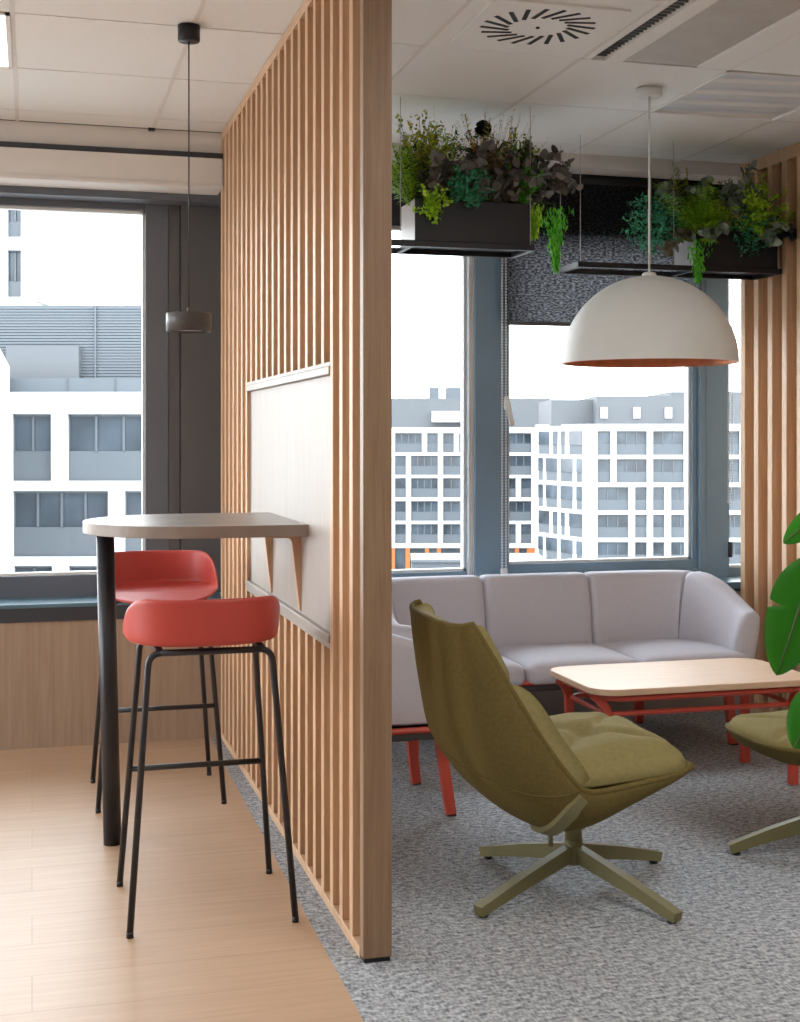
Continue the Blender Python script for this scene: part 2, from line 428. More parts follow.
window('window_5', -3.6, -1.66, .712, 2.357, (.11, .10, .10, .06), M_slate)
window('window_2', 1.02, 2.033, .680, 2.335, (.06, .006, .07, .03))
w3 = window('window_3', 2.246, 3.236, .708, 2.30, (.026, .030, .045, .04))
window('window_4', 3.440, 3.80, .66, 2.335, (.01, .02, .05, .03))
struct(MB().box(2.064, 2.218, FY-.03, FY+.10, .60, 2.40, .004).build('trim_7', M_frame))
struct(MB().box(2.036, 2.043, FY-.012, FY+.05, .62, 2.40).box(2.047, 2.054, FY-.012, FY+.05, .62, 2.4).box(2.058, 2.063, FY-.012, FY+.05, .62, 2.4).build('trim_8', M_bead))  # strips coloured white to carry the side light on the reveal
struct(MB().box(2.036, 2.066, FY, FY+.05, .62, 2.40).build('trim_9', M_frame))
struct(MB().box(3.266, 3.432, FY-.025, FY+.10, .60, 2.40, .004).box(3.30, 3.306, FY-.03, FY, .6, 2.4).build('trim_10', M_frame))
struct(MB().box(2.216, 3.30, FY-.01, FY+.06, .60, .664, .003).build('trim_11', M_frame))
# window handle on the sash
hb = MB(); hb.box(2.205, 2.235, -.03, 0, 1.46, 1.53, .006)
hnd = struct(hb.build('handle_plate', M_bead, w3))
hl = MB(); hl.bar([(2.222, -.05, 1.505), (2.228, -.055, 1.46), (2.246, -.055, 1.385)], .022, .016, (0, 1, 0)); hl.tube([(2.222, -.055, 1.502), (2.222, -.02, 1.502)], .009)
hlo = struct(hl.build('handle', M_bead, hnd))

# walls outside the slats on the right, ground outside
struct(MB().box(3.47, 3.62, -2.6, 5.94, 0.0, 2.75).box(3.85, 3.95, 5.9, 6.5, 0, 2.75).box(3.62, 3.95, 5.86, 5.94, 0, 2.75).build('wall_right', M_wallwood))
struct(MB().box(-4.15, -4.0, -2.75, 3.2, 0, 2.75).box(-4.15, -4, 3.2, 6.5, -.2, .35).box(-4.15, -4, 3.2, 6.5, 2.66, 2.75).box(-4.15, -4, 4.7, 4.85, .5, 2.5).build('wall_left', M_white))
struct(MB().box(-4.15, 3.62, -2.75, -2.6, 0.0, 2.75).build('wall_front', M_beam))
struct(MB().box(-400, 400, 8, 600, -18.6, -18.2).box(-400, -5, -300, 8, -18.6, -18.2).build('ground', M_ground))

# ------------------------------------------------------------------ slatted partition
part = thing('slatted_partition', 'tall oak slatted room divider between the wooden floor and the carpet', 'room divider', (PX0, 3.297, 0))
PITCH, SW = .119, .036
sl = MB()
for i in range(1, 23):
    y = PITCH*i
    if 4 <= i <= 15:
        sl.box(0, .075, y, y+SW, 1.540, 2.635, .0015, 1); sl.box(0, .075, y, y+SW, .028, .736, .0015, 1)
    else: sl.box(0, .075, y, y+SW, .028, 2.635, .0015, 1)
sl.build('slats', M_slat, part)
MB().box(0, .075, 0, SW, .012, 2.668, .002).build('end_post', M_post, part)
MB().box(.004, .071, .004, SW, 0, .012).build('foot', M_black, part)
MB().box(-.001, .075, SW, 2.655, 2.635, 2.668, .0015, 1).build('head_rail', M_slat, part)
MB().box(-.001, .075, SW, 2.655, .0, .028, .0015, 1).build('base_rail', M_slat, part)
y0, y1 = PITCH*3+SW, PITCH*16
MB().box(.014, .06, y0, y1, .772, 1.508).build('panel', M_panel, part)
MB().box(-.004, .075, y0, y1, 1.506, 1.530, .002, 1).box(-.001, .07, y0, y1, 1.530, 1.542, .001, 1).build('panel_rail', M_panel, part)
MB().box(-.004, .075, y0, y1, .752, .774, .002, 1).box(-.001, .07, y0, y1, .734, .752, .001, 1).build('panel_rail', M_panel, part)

clad = thing('slatted_wall_cladding', 'oak slat cladding on the right wall beside the narrow window', 'wall cladding', (3.362, 5.94, 0))
cm = MB()
for i in range(0, 30):
    y = -.042-.1255*i
    cm.box(0, .07, y, y+.042, .03, 2.61, .0015, 1)
cm.build('slats', M_slat, clad)
MB().box(0, .07, -3.8, .0, 2.61, 2.668).build('head_rail', M_slat, clad)
MB().box(0, .07, -3.8, .0, 0, .03).build('base_rail', M_slat, clad)
MB().box(.07, .10, -3.8, .0, 0, 2.668).build('backing_board', M_slat, clad)

# ------------------------------------------------------------------ buildings outside
def facade(mb, X0, X1, Z0, Z1, rows, depth=.5):
    """white wall with recessed window bays; rows = [(z0, z1, [(x0, x1), ...])] from the top down"""
    rows = sorted(rows, key=lambda r: r[0]); z = Z0
    for a, b, cells in rows:
        if a > z: mb.box(X0, X1, 0, depth, z, a)
        x = X0
        for c0, c1 in sorted(cells):
            if c0 > x: mb.box(x, c0, 0, depth, a, b)
            x = max(x, c1)
        if x < X1: mb.box(x, X1, 0, depth, a, b)
        z = b
    if z < Z1: mb.box(X0, X1, 0, depth, z, Z1)
def bay(parent, mat, x0, x1, z0, z1, frac=.42, rec=.25, fw=.09, npane=None):
    b = MB(mat); b.mi = 0
    zs = z0+(z1-z0)*frac; n = npane or max(1, round((x1-x0)/1.3))
    b.box(x0, x1, rec, rec+.2, z0, zs)
    for k in range(n+1):
        x = x0+(x1-x0)*k/n; b.box(max(x0, x-fw/2), min(x1, x+fw/2), rec, rec+.15, zs, z1)
    b.box(x0, x1, rec, rec+.15, z1-fw, z1).box(x0, x1, rec, rec+.15, zs, zs+fw*.7)
    w = b.build('window', M_bgrey, parent)
    p = MB(mat); p.box(x0, x1, rec+.1, rec+.3, zs, z1); p.build('pane', M_bpane, w)
FWD = Vector((math.sin(YAW), math.cos(YAW), 0)); RGT = Vector((math.cos(YAW), -math.sin(YAW), 0))
I4 = Matrix.Identity(4)

# office block facing the left window, 50 m away
K = 50/1345.
def xa(u): return (u-400)*K
def za(v): return (437-v)*K
bA = thing('office_building', 'white office block with louvred grey roof storey seen through the left window', 'building', tuple(FWD*50+Vector((0, 0, 1.33))), -YAW)
rA = [(za(481), za(414), [(xa(-90), xa(-5)), (xa(11.5), xa(51)), (xa(67), xa(150)), (xa(166), xa(240))]),
      (za(557), za(491), [(xa(-90), xa(-5)), (xa(12), xa(108)), (xa(124), xa(180)), (xa(196), xa(240))]),
      (za(634), za(566), [(xa(13), xa(52)), (xa(68), xa(150)), (xa(166), xa(240))]),
      (za(710), za(643), [(xa(12), xa(108)), (xa(124), xa(240))])]
m = MB(); facade(m, xa(-100), xa(250), -19.5, za(392), rA); m.box(xa(-100), xa(250), .7, 14, -19.5, za(393)); m.build('wall', M_bwhite, bA)
np_ = {(0, 1): 2, (0, 2): 3, (1, 1): 4, (1, 2): 2, (2, 0): 2, (2, 1): 3}
for i, (a, b, cs) in enumerate(rA):
    for j, (c0, c1) in enumerate(cs): bay(bA, I4, c0, c1, a, b, npane=np_.get((i, j)))
MB().box(xa(-100), xa(250), .2, .5, za(392), za(378)).box(xa(66), xa(66.6), .15, .3, za(392), za(378)).box(xa(114), xa(114.6), .15, .3, za(392), za(378)).build('parapet', M_bgrey, bA)
m = MB()
for k in range(26):
    z = za(380)+(za(301)-za(380))*k/26
    m.box(xa(-100), xa(250), 1.9, 2.15, z, z+.090)
m.box(xa(-100), xa(250), 2.1, 12, za(385), za(300)); m.box(xa(83.5), xa(85), 1.8, 2.1, za(385), za(300)); m.box(xa(140), xa(142), 1.8, 2.1, za(385), za(345))
m.build('louvre_storey', M_bgrey, bA)
MB().box(xa(-6), xa(69), 1.5, 2.0, za(385), za(343)).build('plant_door', M_bgrey2, bA)
# white wing standing in front at far left
bW = thing('building_wing', 'white windowless building wing at the far left edge of the left window', 'building', tuple(FWD*38+Vector((0, 0, 1.33))), -YAW)
k2 = 38/1345.
m = MB()
wing = [((-400-60)*k2, 0), ((-400-2)*k2, 0), (xa(10.5), 11.9), (xa(-60), 11.9)]
m.prism(wing, -19.5, (437-345)*k2); m.build('wall', M_bwhite, bW)
# tower behind
bT = thing('tower_building', 'tall white tower with grey window column above the louvred roof', 'building', tuple(FWD*75+Vector((0, 0, 1.33))), -YAW)
k3 = 75/1345.
def xt(u): return (u-400)*k3
def zt(v): return (437-v)*k3
rT = [(zt(297), zt(250), [(xt(7), xt(21))]), (zt(237), zt(190), [(xt(7), xt(21))]), (zt(177), zt(130), [(xt(7), xt(21))])]
m = MB(); facade(m, xt(-80), xt(30), -19.5, zt(110), rT); m.box(xt(-80), xt(30), .6, 12, -19.5, zt(110)); m.build('wall', M_bwhite, bT)
for a, b, cs in rT:
    for c0, c1 in cs: bay(bT, I4, c0, c1, a, b, frac=.32, npane=2)
MB().box(xt(30), xt(36), 1, 10, zt(300), zt(205)).build('stair_core', M_bwhite, bT)

# far office block, left wing, 195 m away
KB = 195/1345.
def xb(u): return (u-400)*KB
def zb(v): return (437-v)*KB
bB = thing('office_building', 'long white gridded office block with orange ground floor columns beyond the middle window', 'building', tuple(FWD*195+Vector((0, 0, 1.33))), -YAW)
A1 = [(395, 422), (427, 438), (443, 454), (459, 470), (476, 487), (491, 503), (509, 531.5), (534.5, 536)]
A2 = [(395, 406), (411, 438), (443, 468), (476, 487), (491, 503), (509, 531.5), (534.5, 536)]
A3 = [(395, 406), (411, 438), (443, 468), (476, 503), (509, 516), (521, 531.5), (534.5, 536)]
extraL = [(250, 275), (282, 294), (300, 325), (331, 343), (348, 374), (379, 390)]
rB = []
for (v0, v1), cs in zip([(433, 452.5), (455.5, 475), (478, 497.5), (501, 521), (524, 543.5)], [A1, A2, A3, A2, A3]):
    rB.append((zb(v1), zb(v0), [(xb(a), xb(b)) for a, b in cs+extraL]))
m = MB(); facade(m, xb(240), xb(548), zb(548), zb(427.5), rB, .8); m.box(xb(240), xb(548), 1.2, 16, -19.5, zb(427.5)); m.build('wall', M_bwhite, bB)
for a, b, cs in rB:
    for c0, c1 in cs: bay(bB, I4, c0, c1, a, b, rec=.35, fw=.16, npane=max(1, round((c1-c0)/1.1)))
MB().box(xb(240), xb(552), 2, 15, zb(428), zb(398)).build('roof_storey', M_bgrey2, bB)
MB().box(xb(432), xb(490), .8, 2.2, zb(422), zb(411)).build('roof_canopy', M_bwhite, bB)
for a, b in ((430, 440), (447, 464)): MB().box(xb(a), xb(b), 4, 8, zb(398), zb(386.5)).build('roof_unit', M_bgrey, bB)
m = MB(); m.box(xb(456.2), xb(457), 6, 6.3, zb(388), zb(350))
for k in range(7): m.box(xb(454.5), xb(458.6), 6, 6.3, zb(384-5*k), zb(383-5*k))
m.build('antenna', M_bgrey, bB)
MB().box(xb(240), xb(548), .6, .9, -19.5, zb(548)).build('ground_floor_glazing', M_bpane, bB)
for a, b in ((390, 395), (405.5, 410), (425, 429), (437, 441), (460, 464), (494, 499), (515, 519), (527, 536)):
    MB().box(xb(a), xb(b), .1, .7, -19.5, zb(548)).build('column', M_borange, bB)

# nearer wing with a corner, 160 m away
KC = 160/1345.
def xc(u): return (u-400)*KC
def zc(v): return (437-v)*KC
bC = thing('office_building', 'white gridded corner office block with grey roof storey beyond the right window', 'building', tuple(FWD*160+Vector((0, 0, 1.33))), -YAW)
C1 = [(597.5, 610.5), (616.5, 647), (653, 684), (690, 702), (708, 740), (746, 770)]
C2 = [(597.5, 628.5), (635, 647), (653, 664.5), (671, 702), (708, 720), (726, 770)]
vr = [(431, 455), (459, 482.7), (487, 510.5), (514.5, 538), (542, 565.5)]
rC = [(zc(v1), zc(v0), [(xc(a), xc(b)) for a, b in cs]) for (v0, v1), cs in zip(vr, [C1, C1, C2, C2, C2])]
m = MB(); facade(m, xc(590), xc(790), -14.5, zc(424), rC, .7); m.box(xc(592), xc(790), 1.1, 22, -19.5, zc(424.5))
# receding side
p0 = Vector((xc(590), 0, 0)); p1 = Vector(((538.5-400)/1345*171, 11.0, 0)); L = (p1-p0).length; tg = (p1-p0)/L
MS = Matrix(((-tg.x, -tg.y, 0, p1.x), (-tg.y, tg.x, 0, p1.y), (0, 0, 1, 0), (0, 0, 0, 1)))
def xs_(u): return L*(u-538.5)/(590-538.5)
D1 = [(542.3, 553.5), (557, 562), (565.3, 569.3), (573.5, 586.3)]
D2 = [(542, 547), (550, 561.5), (565, 577), (580.5, 586)]
rS = [(zc(v1), zc(v0), [(xs_(a), xs_(b)) for a, b in cs]) for (v0, v1), cs in zip(vr, [D1, D2, D2, D1, D2])]
ms = MB(MS); facade(ms, 0, L, -14.5, zc(424), rS, .5)
tm = bpy.data.meshes.new('tmp'); ms.bm.to_mesh(tm); ms.bm.free(); m.bm.from_mesh(tm); bpy.data.meshes.remove(tm)
m.build('wall', M_bwhite, bC)
for a, b, cs in rC:
    for c0, c1 in cs: bay(bC, I4, c0, c1, a, b, rec=.3, fw=.14, npane=max(1, round((c1-c0)/1.1)))
for a, b, cs in rS:
    for c0, c1 in cs: bay(bC, MS, c0, c1, a, b, rec=.25, fw=.14, npane=max(1, round((c1-c0)/.9)))
m = MB(); m.box(xc(599), xc(790), 2, 20, zc(425), zc(395.5)).box(xc(675), xc(790), 2.5, 18, zc(396), zc(391)); m.box(xc(556), xc(599), 5, 20, zc(425), zc(398.5))
m.build('roof_storey', M_bgrey2, bC)
for a in (603, 636, 668): MB().box(xc(a), xc(a+7), 1.7, 2.1, zc(418), zc(407)).build('roof_window', M_bwhite, bC)
# low grey building in the yard
bL = thing('low_building', 'low grey flat roofed building in the yard below the middle window', 'building', tuple(FWD*95+RGT*.0+Vector((0, 0, 1.33))), -YAW)
kl = 95/1345.
m = MB(); m.box((412-400)*kl, (545-400)*kl, 0, 5, -19.5, (437-562)*kl); m.build('wall', M_bgrey, bL)
m = MB(); m.box((411-400)*kl, (546-400)*kl, -.3, 5.3, (437-562)*kl, (437-559.5)*kl); m.build('roof', M_bgrey2, bL)

# ------------------------------------------------------------------ bar table
bt = thing('bar_table', 'bar height table with rounded end fixed to the slatted partition panel', 'table', (.27, 4.47, 0))
o = []
X1 = .820-.27; Yc = -.06; R_ = .352; cx = .156+R_-.27
o = [(X1, Yc-R_), (X1, Yc+R_)] + [(cx+R_*math.cos(a), Yc+R_*math.sin(a)) for a in [PI/2+PI*k/36 for k in range(37)]]
MB().prism(o, 1.024, 1.061, .002).build('table_top', M_concrete, bt)
m = MB(); m.tube([(-.016, .02, 0), (-.040, .02, 1.024)], .029, 28); m.build('leg', M_leg, bt)
m = MB(); m.lathe([(.05, 1.016), (.05, 1.024)], (-.04, .02, 0), 28); m.build('mounting_plate', M_leg, bt)
for yb in (4.70-4.47, 4.175-4.47):
    m = MB(); out = [(X1, 1.024), (X1, .782), (X1-.005, .782), (X1-.030, 1.000), (X1-.034, 1.008), (X1-.044, 1.012), (X1-.10, 1.013), (X1-.10, 1.024)]
    t = bmesh.new(); f = t.faces.new([t.verts.new((x, yb, z)) for x, z in out])
    r = bmesh.ops.extrude_face_region(t, geom=[f])
    for v in [g for g in r['geom'] if isinstance(g, bmesh.types.BMVert)]: v.co.y += .028
    m.add(t); m.build('bracket', M_slat, bt)['label'] = 'tapered wooden bracket'

# ------------------------------------------------------------------ bar stools
def make_stool(loc, rz, label):
    st = thing('bar_stool', label, 'bar stool', loc, rz, None)
    # bucket shell: backrest on -y
    m = MB(); NR, NA = 30, 64; rs = []
    for i in range(NR+1):
        r = i/NR; ring = []
        for j in range(NA):
            a = 2*PI*j/NA; ca, sa = math.cos(a), math.sin(a)
            e = .80
            hx = (abs(ca)**e)*(1 if ca > 0 else -1); hy = (abs(sa)**e)*(1 if sa > 0 else -1)
            bk = max(0, -hy)
            # rim height: full along the back, falling along the sides to the front lip
            side = max(0, min(1, (.42-hy)/1.18)); hgt = .124*side*side*(3-2*side)
            if r < .8: fl = r/.8*.965; w = 0.0
            else: w = (r-.8)/.2; fl = .965+.035*w**.8
            x = .217*hx*fl-.008; y = .200*hy*fl*(1+.15*max(0, hy))
            z = .757 + .010*min(r/.8, 1)**4 + hgt*w - .034*max(0, hy*fl-.45)/.55
            ring.append((x, y, z))
        rs.append(ring)
    m.rings(rs[1:], True, False, True); 
    vs = [v for v in m.bm.verts][:NA]; m._f(vs, True)
    m.build('seat_shell', M_coral, st, solid=.009, sub=1)
    # two inverted-U leg frames
    for s in (-1, 1):
        yb, yt = .2125*s, .150*s; xb_, xt_ = .223, .168
        def leg(sgn, nm='leg'):
            p = []
            top = Vector((sgn*xt_, yt, .742)); bot = Vector((sgn*xb_, yb, .012))
            d = (bot-top).normalized(); c = .035
            p0_ = top + Vector((-sgn*c, 0, 0)); p2_ = top + d*c
            for k in range(7):
                q = k/6; p.append((1-q)**2*p0_ + 2*q*(1-q)*top + q*q*p2_)
            p.append(bot)
            MB().tube(p, .0092, 12).build('leg', M_leg, st)
            MB().lathe([(.0098, -.012), (.0098, .004)], tuple(bot), 12).build('foot_cap', M_black, st)
        leg(-1); leg(1)
        MB().tube([(-xt_+.03, yt, .742), (xt_-.03, yt, .742)], .0092, 12).build('seat_rail', M_leg, st)
    for s in (-1, 1): MB().box(s*.14-.01, s*.14+.01, -.15, .15, .743, .752).build('seat_bracket', M_leg, st)
    t_ = (.742-.352)/(.742-.012); yy = .150+.0625*t_; xx = .168+.055*t_
    MB().tube([(-xx, yy, .352), (xx, yy, .352)], .0085, 10).build('footrest', M_leg, st)
    return st
stool = make_stool((.474, 3.848, 0), 0, 'nearer coral bucket bar stool with its back to the viewer')
stool2 = dup(stool, (.449, 5.088, 0), PI, 'farther coral bucket bar stool behind the bar table, facing the viewer')

# ------------------------------------------------------------------ upholstered sofa and tub chair
def make_tub(name, label, cat, loc, rz, half, front, back, segs, zarm, zback, seats, legs, seatz, rc):
    """faces -y; outer U path of the back wraps round corners; segs = list of (s0, s1, partname) along the path"""
    t = thing(name, label, cat, loc, rz)
    P = [(-half+.015, front, 0), (-half-.005, front+.15, 0), (-half+.012, back-rc*1.05, 0), (-half+rc*.34, back-rc*.30, 0), (-half+rc*1.05, back-.008, 0)]
    mid = [(-half+rc*1.05+(2*half-2.1*rc)*q, back, 0) for q in ((.25, .5, .75) if half > .5 else (.5,))]
    P = P + mid + [(-x, y, 0) for x, y, z in P[::-1]]
    path = catmull(P, 14)
    ln = [0]
    for a, b in zip(path, path[1:]): ln.append(ln[-1]+(b-a).length)
    Lt = ln[-1]
    def at(s):
        s = max(0, min(Lt, s))
        for i in range(len(path)-1):
            if s <= ln[i+1]:
                f = (s-ln[i])/(ln[i+1]-ln[i]+1e-12); p = path[i].lerp(path[i+1], f); tgv = (path[min(i+2, len(path)-1)]-path[max(i-1, 0)]).normalized(); break
        n = Vector((-tgv.y, tgv.x, 0))      # outward for this direction of travel
        return p, n
    def ring(s, shrink=0.0, zb_=.335):
        p, n = at(s)
        e = min(s, Lt-s); kk = max(0, min(1, e/(.52)))
        kk = kk*kk*(3-2*kk)
        zt_ = zarm + (zback-zarm)*kk
        th = .088+.028*kk; r = []
        lean = .16
        hh = zt_-zb_; rad = .036
        prof = []
        # closed profile, inner side first (o negative = inside)
        N = 5
        def arc(cx_, cz_, a0, a1, rr):
            for q in range(N+1):
                a = math.radians(a0+(a1-a0)*q/N); prof.append((cx_+rr*math.cos(a), cz_+rr*math.sin(a)))
        half_t = th/2 - shrink; 
        rad = min(rad, half_t*.95)
        topz = zt_ - shrink*.8
        arc(-half_t+.012, zb_+.012, 270, 180, .012)
        for q in (.25, .5, .75): prof.append((-half_t-.010*math.sin(PI*q), zb_+hh*q*.95))
        arc(-half_t+rad, topz-rad, 180, 90, rad)
        arc(half_t-rad, topz-rad, 90, 0, rad)
        for q in (.75, .5, .25): prof.append((half_t+.006*math.sin(PI*q), zb_+hh*q*.95))
        arc(half_t-.012, zb_+.012, 0, -90, .012)
        for o_, z in prof:
            oo = o_ - th/2 + lean*(z-zb_)-.06
            r.append(p + n*oo + Vector((0, 0, z)))
        return r
    for s0, s1, nm in segs:
        s0, s1 = s0*Lt, s1*Lt; n_ = max(8, int((s1-s0)/.035)); rs = []
        for i in range(n_+1):
            s = s0+(s1-s0)*i/n_
            if i == 0: rs.append(ring(s0, .030)); rs.append(ring(s0+.004, .013)); rs.append(ring(s0+.014, .003)); continue
            if i == n_: rs.append(ring(s1-.014, .003)); rs.append(ring(s1-.004, .013)); rs.append(ring(s1, .030)); continue
            rs.append(ring(s))
        MB().rings(rs).build(nm, M_grey, t)
    # seat pads
    w0, w1 = -half+.10, half-.10; n = seats; yf, yb_ = front-.035, back-.17
    for k in range(n):
        a = w0+(w1-w0)*k/n; b = w0+(w1-w0)*(k+1)/n
        def fn(p):
            return p
        MB().rbox((b-a)/2-.001, (yb_-yf)/2, .047, .034, 12, puff=.022, mat=Matrix.Translation(((a+b)/2, (yf+yb_)/2, seatz-.047))).build('seat_cushion', M_grey, t)
    MB().prism(rrect(-half+.03, half-.03, front-.015, back-.09, .09), .288, .318, .006).build('seat_base', M_under, t)
    # steel frame ring and splayed legs
    ol = rrect(-half+.035, half-.035, front-.01, back-.085, .09)
    MB().tube([(x, y, .322) for x, y in ol], .0115, 8, loop=True).build('frame_rail', M_red, t)
    for (x, y, bx, by) in legs:
        MB().bar([(x, y, .32), (bx, by, .006)], .034, .034, (0, 1, .001)).build('leg', M_red, t)
        MB().box(bx-.016, bx+.016, by-.016, by+.016, 0, .008).build('leg_pad', M_black, t)
    return t
hs = .872
sofa = make_tub('sofa', 'grey three seat sofa with curved arms under the right windows', 'sofa', (2.206, 5.5, 0), 0,
    hs, -.32, .33, [(0, .197, 'arm'), (.197, .409, 'back_cushion'), (.409, .593, 'back_cushion'), (.593, .803, 'back_cushion'), (.803, 1, 'arm')],
    .575, .705, 3, [(-.70, -.24, -.72, -.27), (.70, -.24, .72, -.27), (-.50, .21, -.52, .25), (.50, .21, .52, .25)], .402, .26)
tub = make_tub('armchair', 'grey tub armchair with coral legs half hidden behind the partition post', 'armchair', (1.165, 4.738, 0), PI/2,
    .335, -.285, .27, [(0, .30, 'arm'), (.30, .70, 'back_cushion'), (.70, 1, 'arm')],
    .60, .705, 1, [(-.195, -.215, -.222, -.255), (.195, -.215, .222, -.255), (-.195, .14, -.22, .17), (.195, .14, .22, .17)], .41, .2)

# ------------------------------------------------------------------ coffee table
ct = thing('coffee_table', 'low coffee table with rounded oak top and coral steel frame before the sofa', 'coffee table', (2.42, 4.742, 0))
MB().prism(rrect(-.460, .465, -.262, .268, .10, 10), .392, .416, .005).build('table_top', M_tabwood, ct)
ol = rrect(-.415, .415, -.235, .235, .09, 8)
MB().tube([(x, y, .378) for x, y in ol], .0125, 8, loop=True).build('upper_rail', M_red, ct)
ol = rrect(-.385, .385, -.185, .185, .05, 6)
MB().tube([(x, y, .312) for x, y in ol], .010, 8, loop=True).build('lower_rail', M_red, ct)
for sx_ in (-1, 1):
    for sy_ in (-1, 1):
        pts = catmull([(sx_*.43, sy_*.16, .378), (sx_*.415, sy_*.178, .366), (sx_*.392, sy_*.182, .335), (sx_*.385, sy_*.181, .29), (sx_*.385, sy_*.18, .15), (sx_*.385, sy_*.18, .004)], 5)
        MB().bar(pts, .030, .030, (0, 1, .001)).build('leg', M_red, ct)

# ------------------------------------------------------------------ olive lounge chair
lc = thing('lounge_chair', 'olive swivel lounge chair with high angular shell and cushions', 'armchair', (1.54, 3.69, 0))
CX_, CY_ = 1.54, 3.69
KC_ = [(0, 1.092, .812), (.12, 1.098, .71), (.26, 1.112, .58), (.40, 1.140, .455), (.52, 1.225, .335), (.63, 1.335, .250), (.72, 1.44, .222), (.82, 1.57, .280), (.92, 1.70, .355), (1.0, 1.795, .403)]
EC_ = [(0, 1.140, .258, .826), (.12, 1.187, .287, .740), (.26, 1.260, .303, .612), (.40, 1.337, .312, .49), (.52, 1.412, .316, .395), (.63, 1.460, .316, .368), (.72, 1.53, .316, .372), (.82, 1.62, .314, .384), (.92, 1.72, .305, .396), (1.0, 1.785, .265, .406)]
def smooth_tab(tab):
    P = [Vector(r[1:] if len(r) == 4 else (r[1], 0, r[2])) for r in tab]; ts = [r[0] for r in tab]; out = []
    c = catmull(P, 6); 
    for i in range(len(ts)-1):
        for k in range(6): out.append((ts[i]+(ts[i+1]-ts[i])*k/6,)+tuple(c[i*6+k]))
    out.append((1.0,)+tuple(c[-1])); return out
KS, ES = smooth_tab(KC_), smooth_tab(EC_)
def shell_pt(t, c, off=0.0):
    k = Vector(interp(KS, t)); e = Vector(interp(ES, t))
    ph = abs(c)*PI/2; sg = 1 if c >= 0 else -1
    yy = math.sin(ph)**.80; bl = 1-math.cos(ph)**.72
    return Vector((k.x+(e.x-k.x)*bl-CX_, sg*e.y*yy, k.z+(e.z-k.z)*bl))
def shell_n(t, c):
    d = .004; a = shell_pt(min(1, t+d), c)-shell_pt(max(0, t-d), c); b = shell_pt(t, min(.98, c+d))-shell_pt(t, max(-.98, c-d))
    n = a.cross(b); n.normalize(); return n
NT, NC = 54, 40
rs = [[shell_pt(i/NT, -1+2*j/NC) for j in range(NC+1)] for i in range(NT+1)]
m = MB(); m.rings(rs, False, False, True); m.build('shell', M_olive, lc, solid=.016, soff=0)
# rim piping round the shell
rim = [shell_pt(0, -1+2*j/NC) for j in range(NC+1)] + [shell_pt(i/NT, 1) for i in range(1, NT+1)] + [shell_pt(1, 1-2*j/NC) for j in range(1, NC+1)] + [shell_pt(1-i/NT, -1) for i in range(1, NT)]
MB().tube(rim, .0095, 8, loop=True).build('rim_piping', M_olive, lc)
# sign of the inward normal: towards the seat side (+x, +z)
ntest = shell_n(.3, 0.0); sgn = 1 if ntest.x > 0 else -1
def pad(name, t0, t1, th, cw=.97, edge=4.0, fwd=.04):
    """cushion lying in the shell; its face is flatter than the shell and stands proud of the side rims"""
    n1, n2 = 26, 40; inn, out = [], []
    for i in range(n1+1):
        t = t0+(t1-t0)*i/n1; ri, ro = [], []
        k = Vector(interp(KS, t)); e_ = Vector(interp(ES, t)); n0 = shell_n(t, 0.0)*sgn
        for j in range(n2+1):
            v = -1+2*j/n2; c = cw*v; p = shell_pt(t, c); n = shell_n(t, c*.97)*sgn
            u = 2*i/n1-1
            ee = (max(0, 1-abs(u)**edge)**.5)*(max(0, 1-abs(v)**26)**.5)
            kk = k+n0*(.012+th); rim_ = e_+Vector((fwd, 0, fwd*.45)); b_ = abs(v)**2.2
            tgt = Vector((kk.x+(rim_.x-kk.x)*b_-CX_, .965*e_.y*math.copysign(abs(math.sin(v*PI/2))**.9, v), kk.z+(rim_.z-kk.z)*b_))
            q = p+n*.009
            ri.append(q); ro.append(q+n*.002+(tgt-q)*ee)
        inn.append(ri); out.append(ro)
    m = MB(); m.rings(out, False, False, True); m.rings([r[::-1] for r in inn], False, False, True)
    return m.build(name, M_olivec, lc)
pad('head_cushion', .008, .215, .060, cw=.985, edge=5, fwd=.036)
pad('back_cushion', .20, .60, .105, cw=.985, edge=4, fwd=.078)
# tufted seat cushion
def seat_cushion(parent, x0, x1, hw, z, th, mat, tilt=0.0, rounded=3.0):
    n1, n2 = 36, 40; top, bot = [], []
    for i in range(n1+1):
        u = -1+2*i/n1; rt, rb = [], []
        for j in range(n2+1):
            v = -1+2*j/n2
            # superellipse remap of the square to a rounded outline
            k = (abs(u)**rounded+abs(v)**rounded)**(-1/rounded)*max(abs(u), abs(v)) if (u or v) else 1
            uu, vv = u*k, v*k
            x = (x0+x1)/2+(x1-x0)/2*uu; y = hw*vv
            e = max(0, 1-max(abs(u), abs(v))**5)**.5
            cr = math.exp(-((uu*.75-vv)/.10)**2)*.5*min(1, abs(uu)*2.5)+math.exp(-((uu*.75+vv)/.10)**2)*.5*min(1, abs(uu)*2.5)+math.exp(-(uu*uu+vv*vv)/.035)*.9
            wr = noise.noise(Vector((x*7, y*7, 3.1)))*.012+noise.noise(Vector((x*16, y*16, 1.1)))*.004
            zt0 = z+tilt*(uu-1); zz = zt0+th*e*(1-.42*cr)+wr*e
            rt.append((x, y, zz)); rb.append((x, y, zt0-.026*e))
        top.append(rt); bot.append(rb)
    m = MB(); m.rings(top, False, False, True); m.rings([r[::-1] for r in bot], False, False, True)
    return m.build('seat_cushion', mat, parent)
sc = seat_cushion(lc, 1.37-CX_, 1.788-CX_, .312, .408, .078, M_olivec, tilt=.016, rounded=6)
MB().box(1.42-CX_, 1.72-CX_, -.25, .25, .372, .386, .006).build('seat_board', M_under, lc)
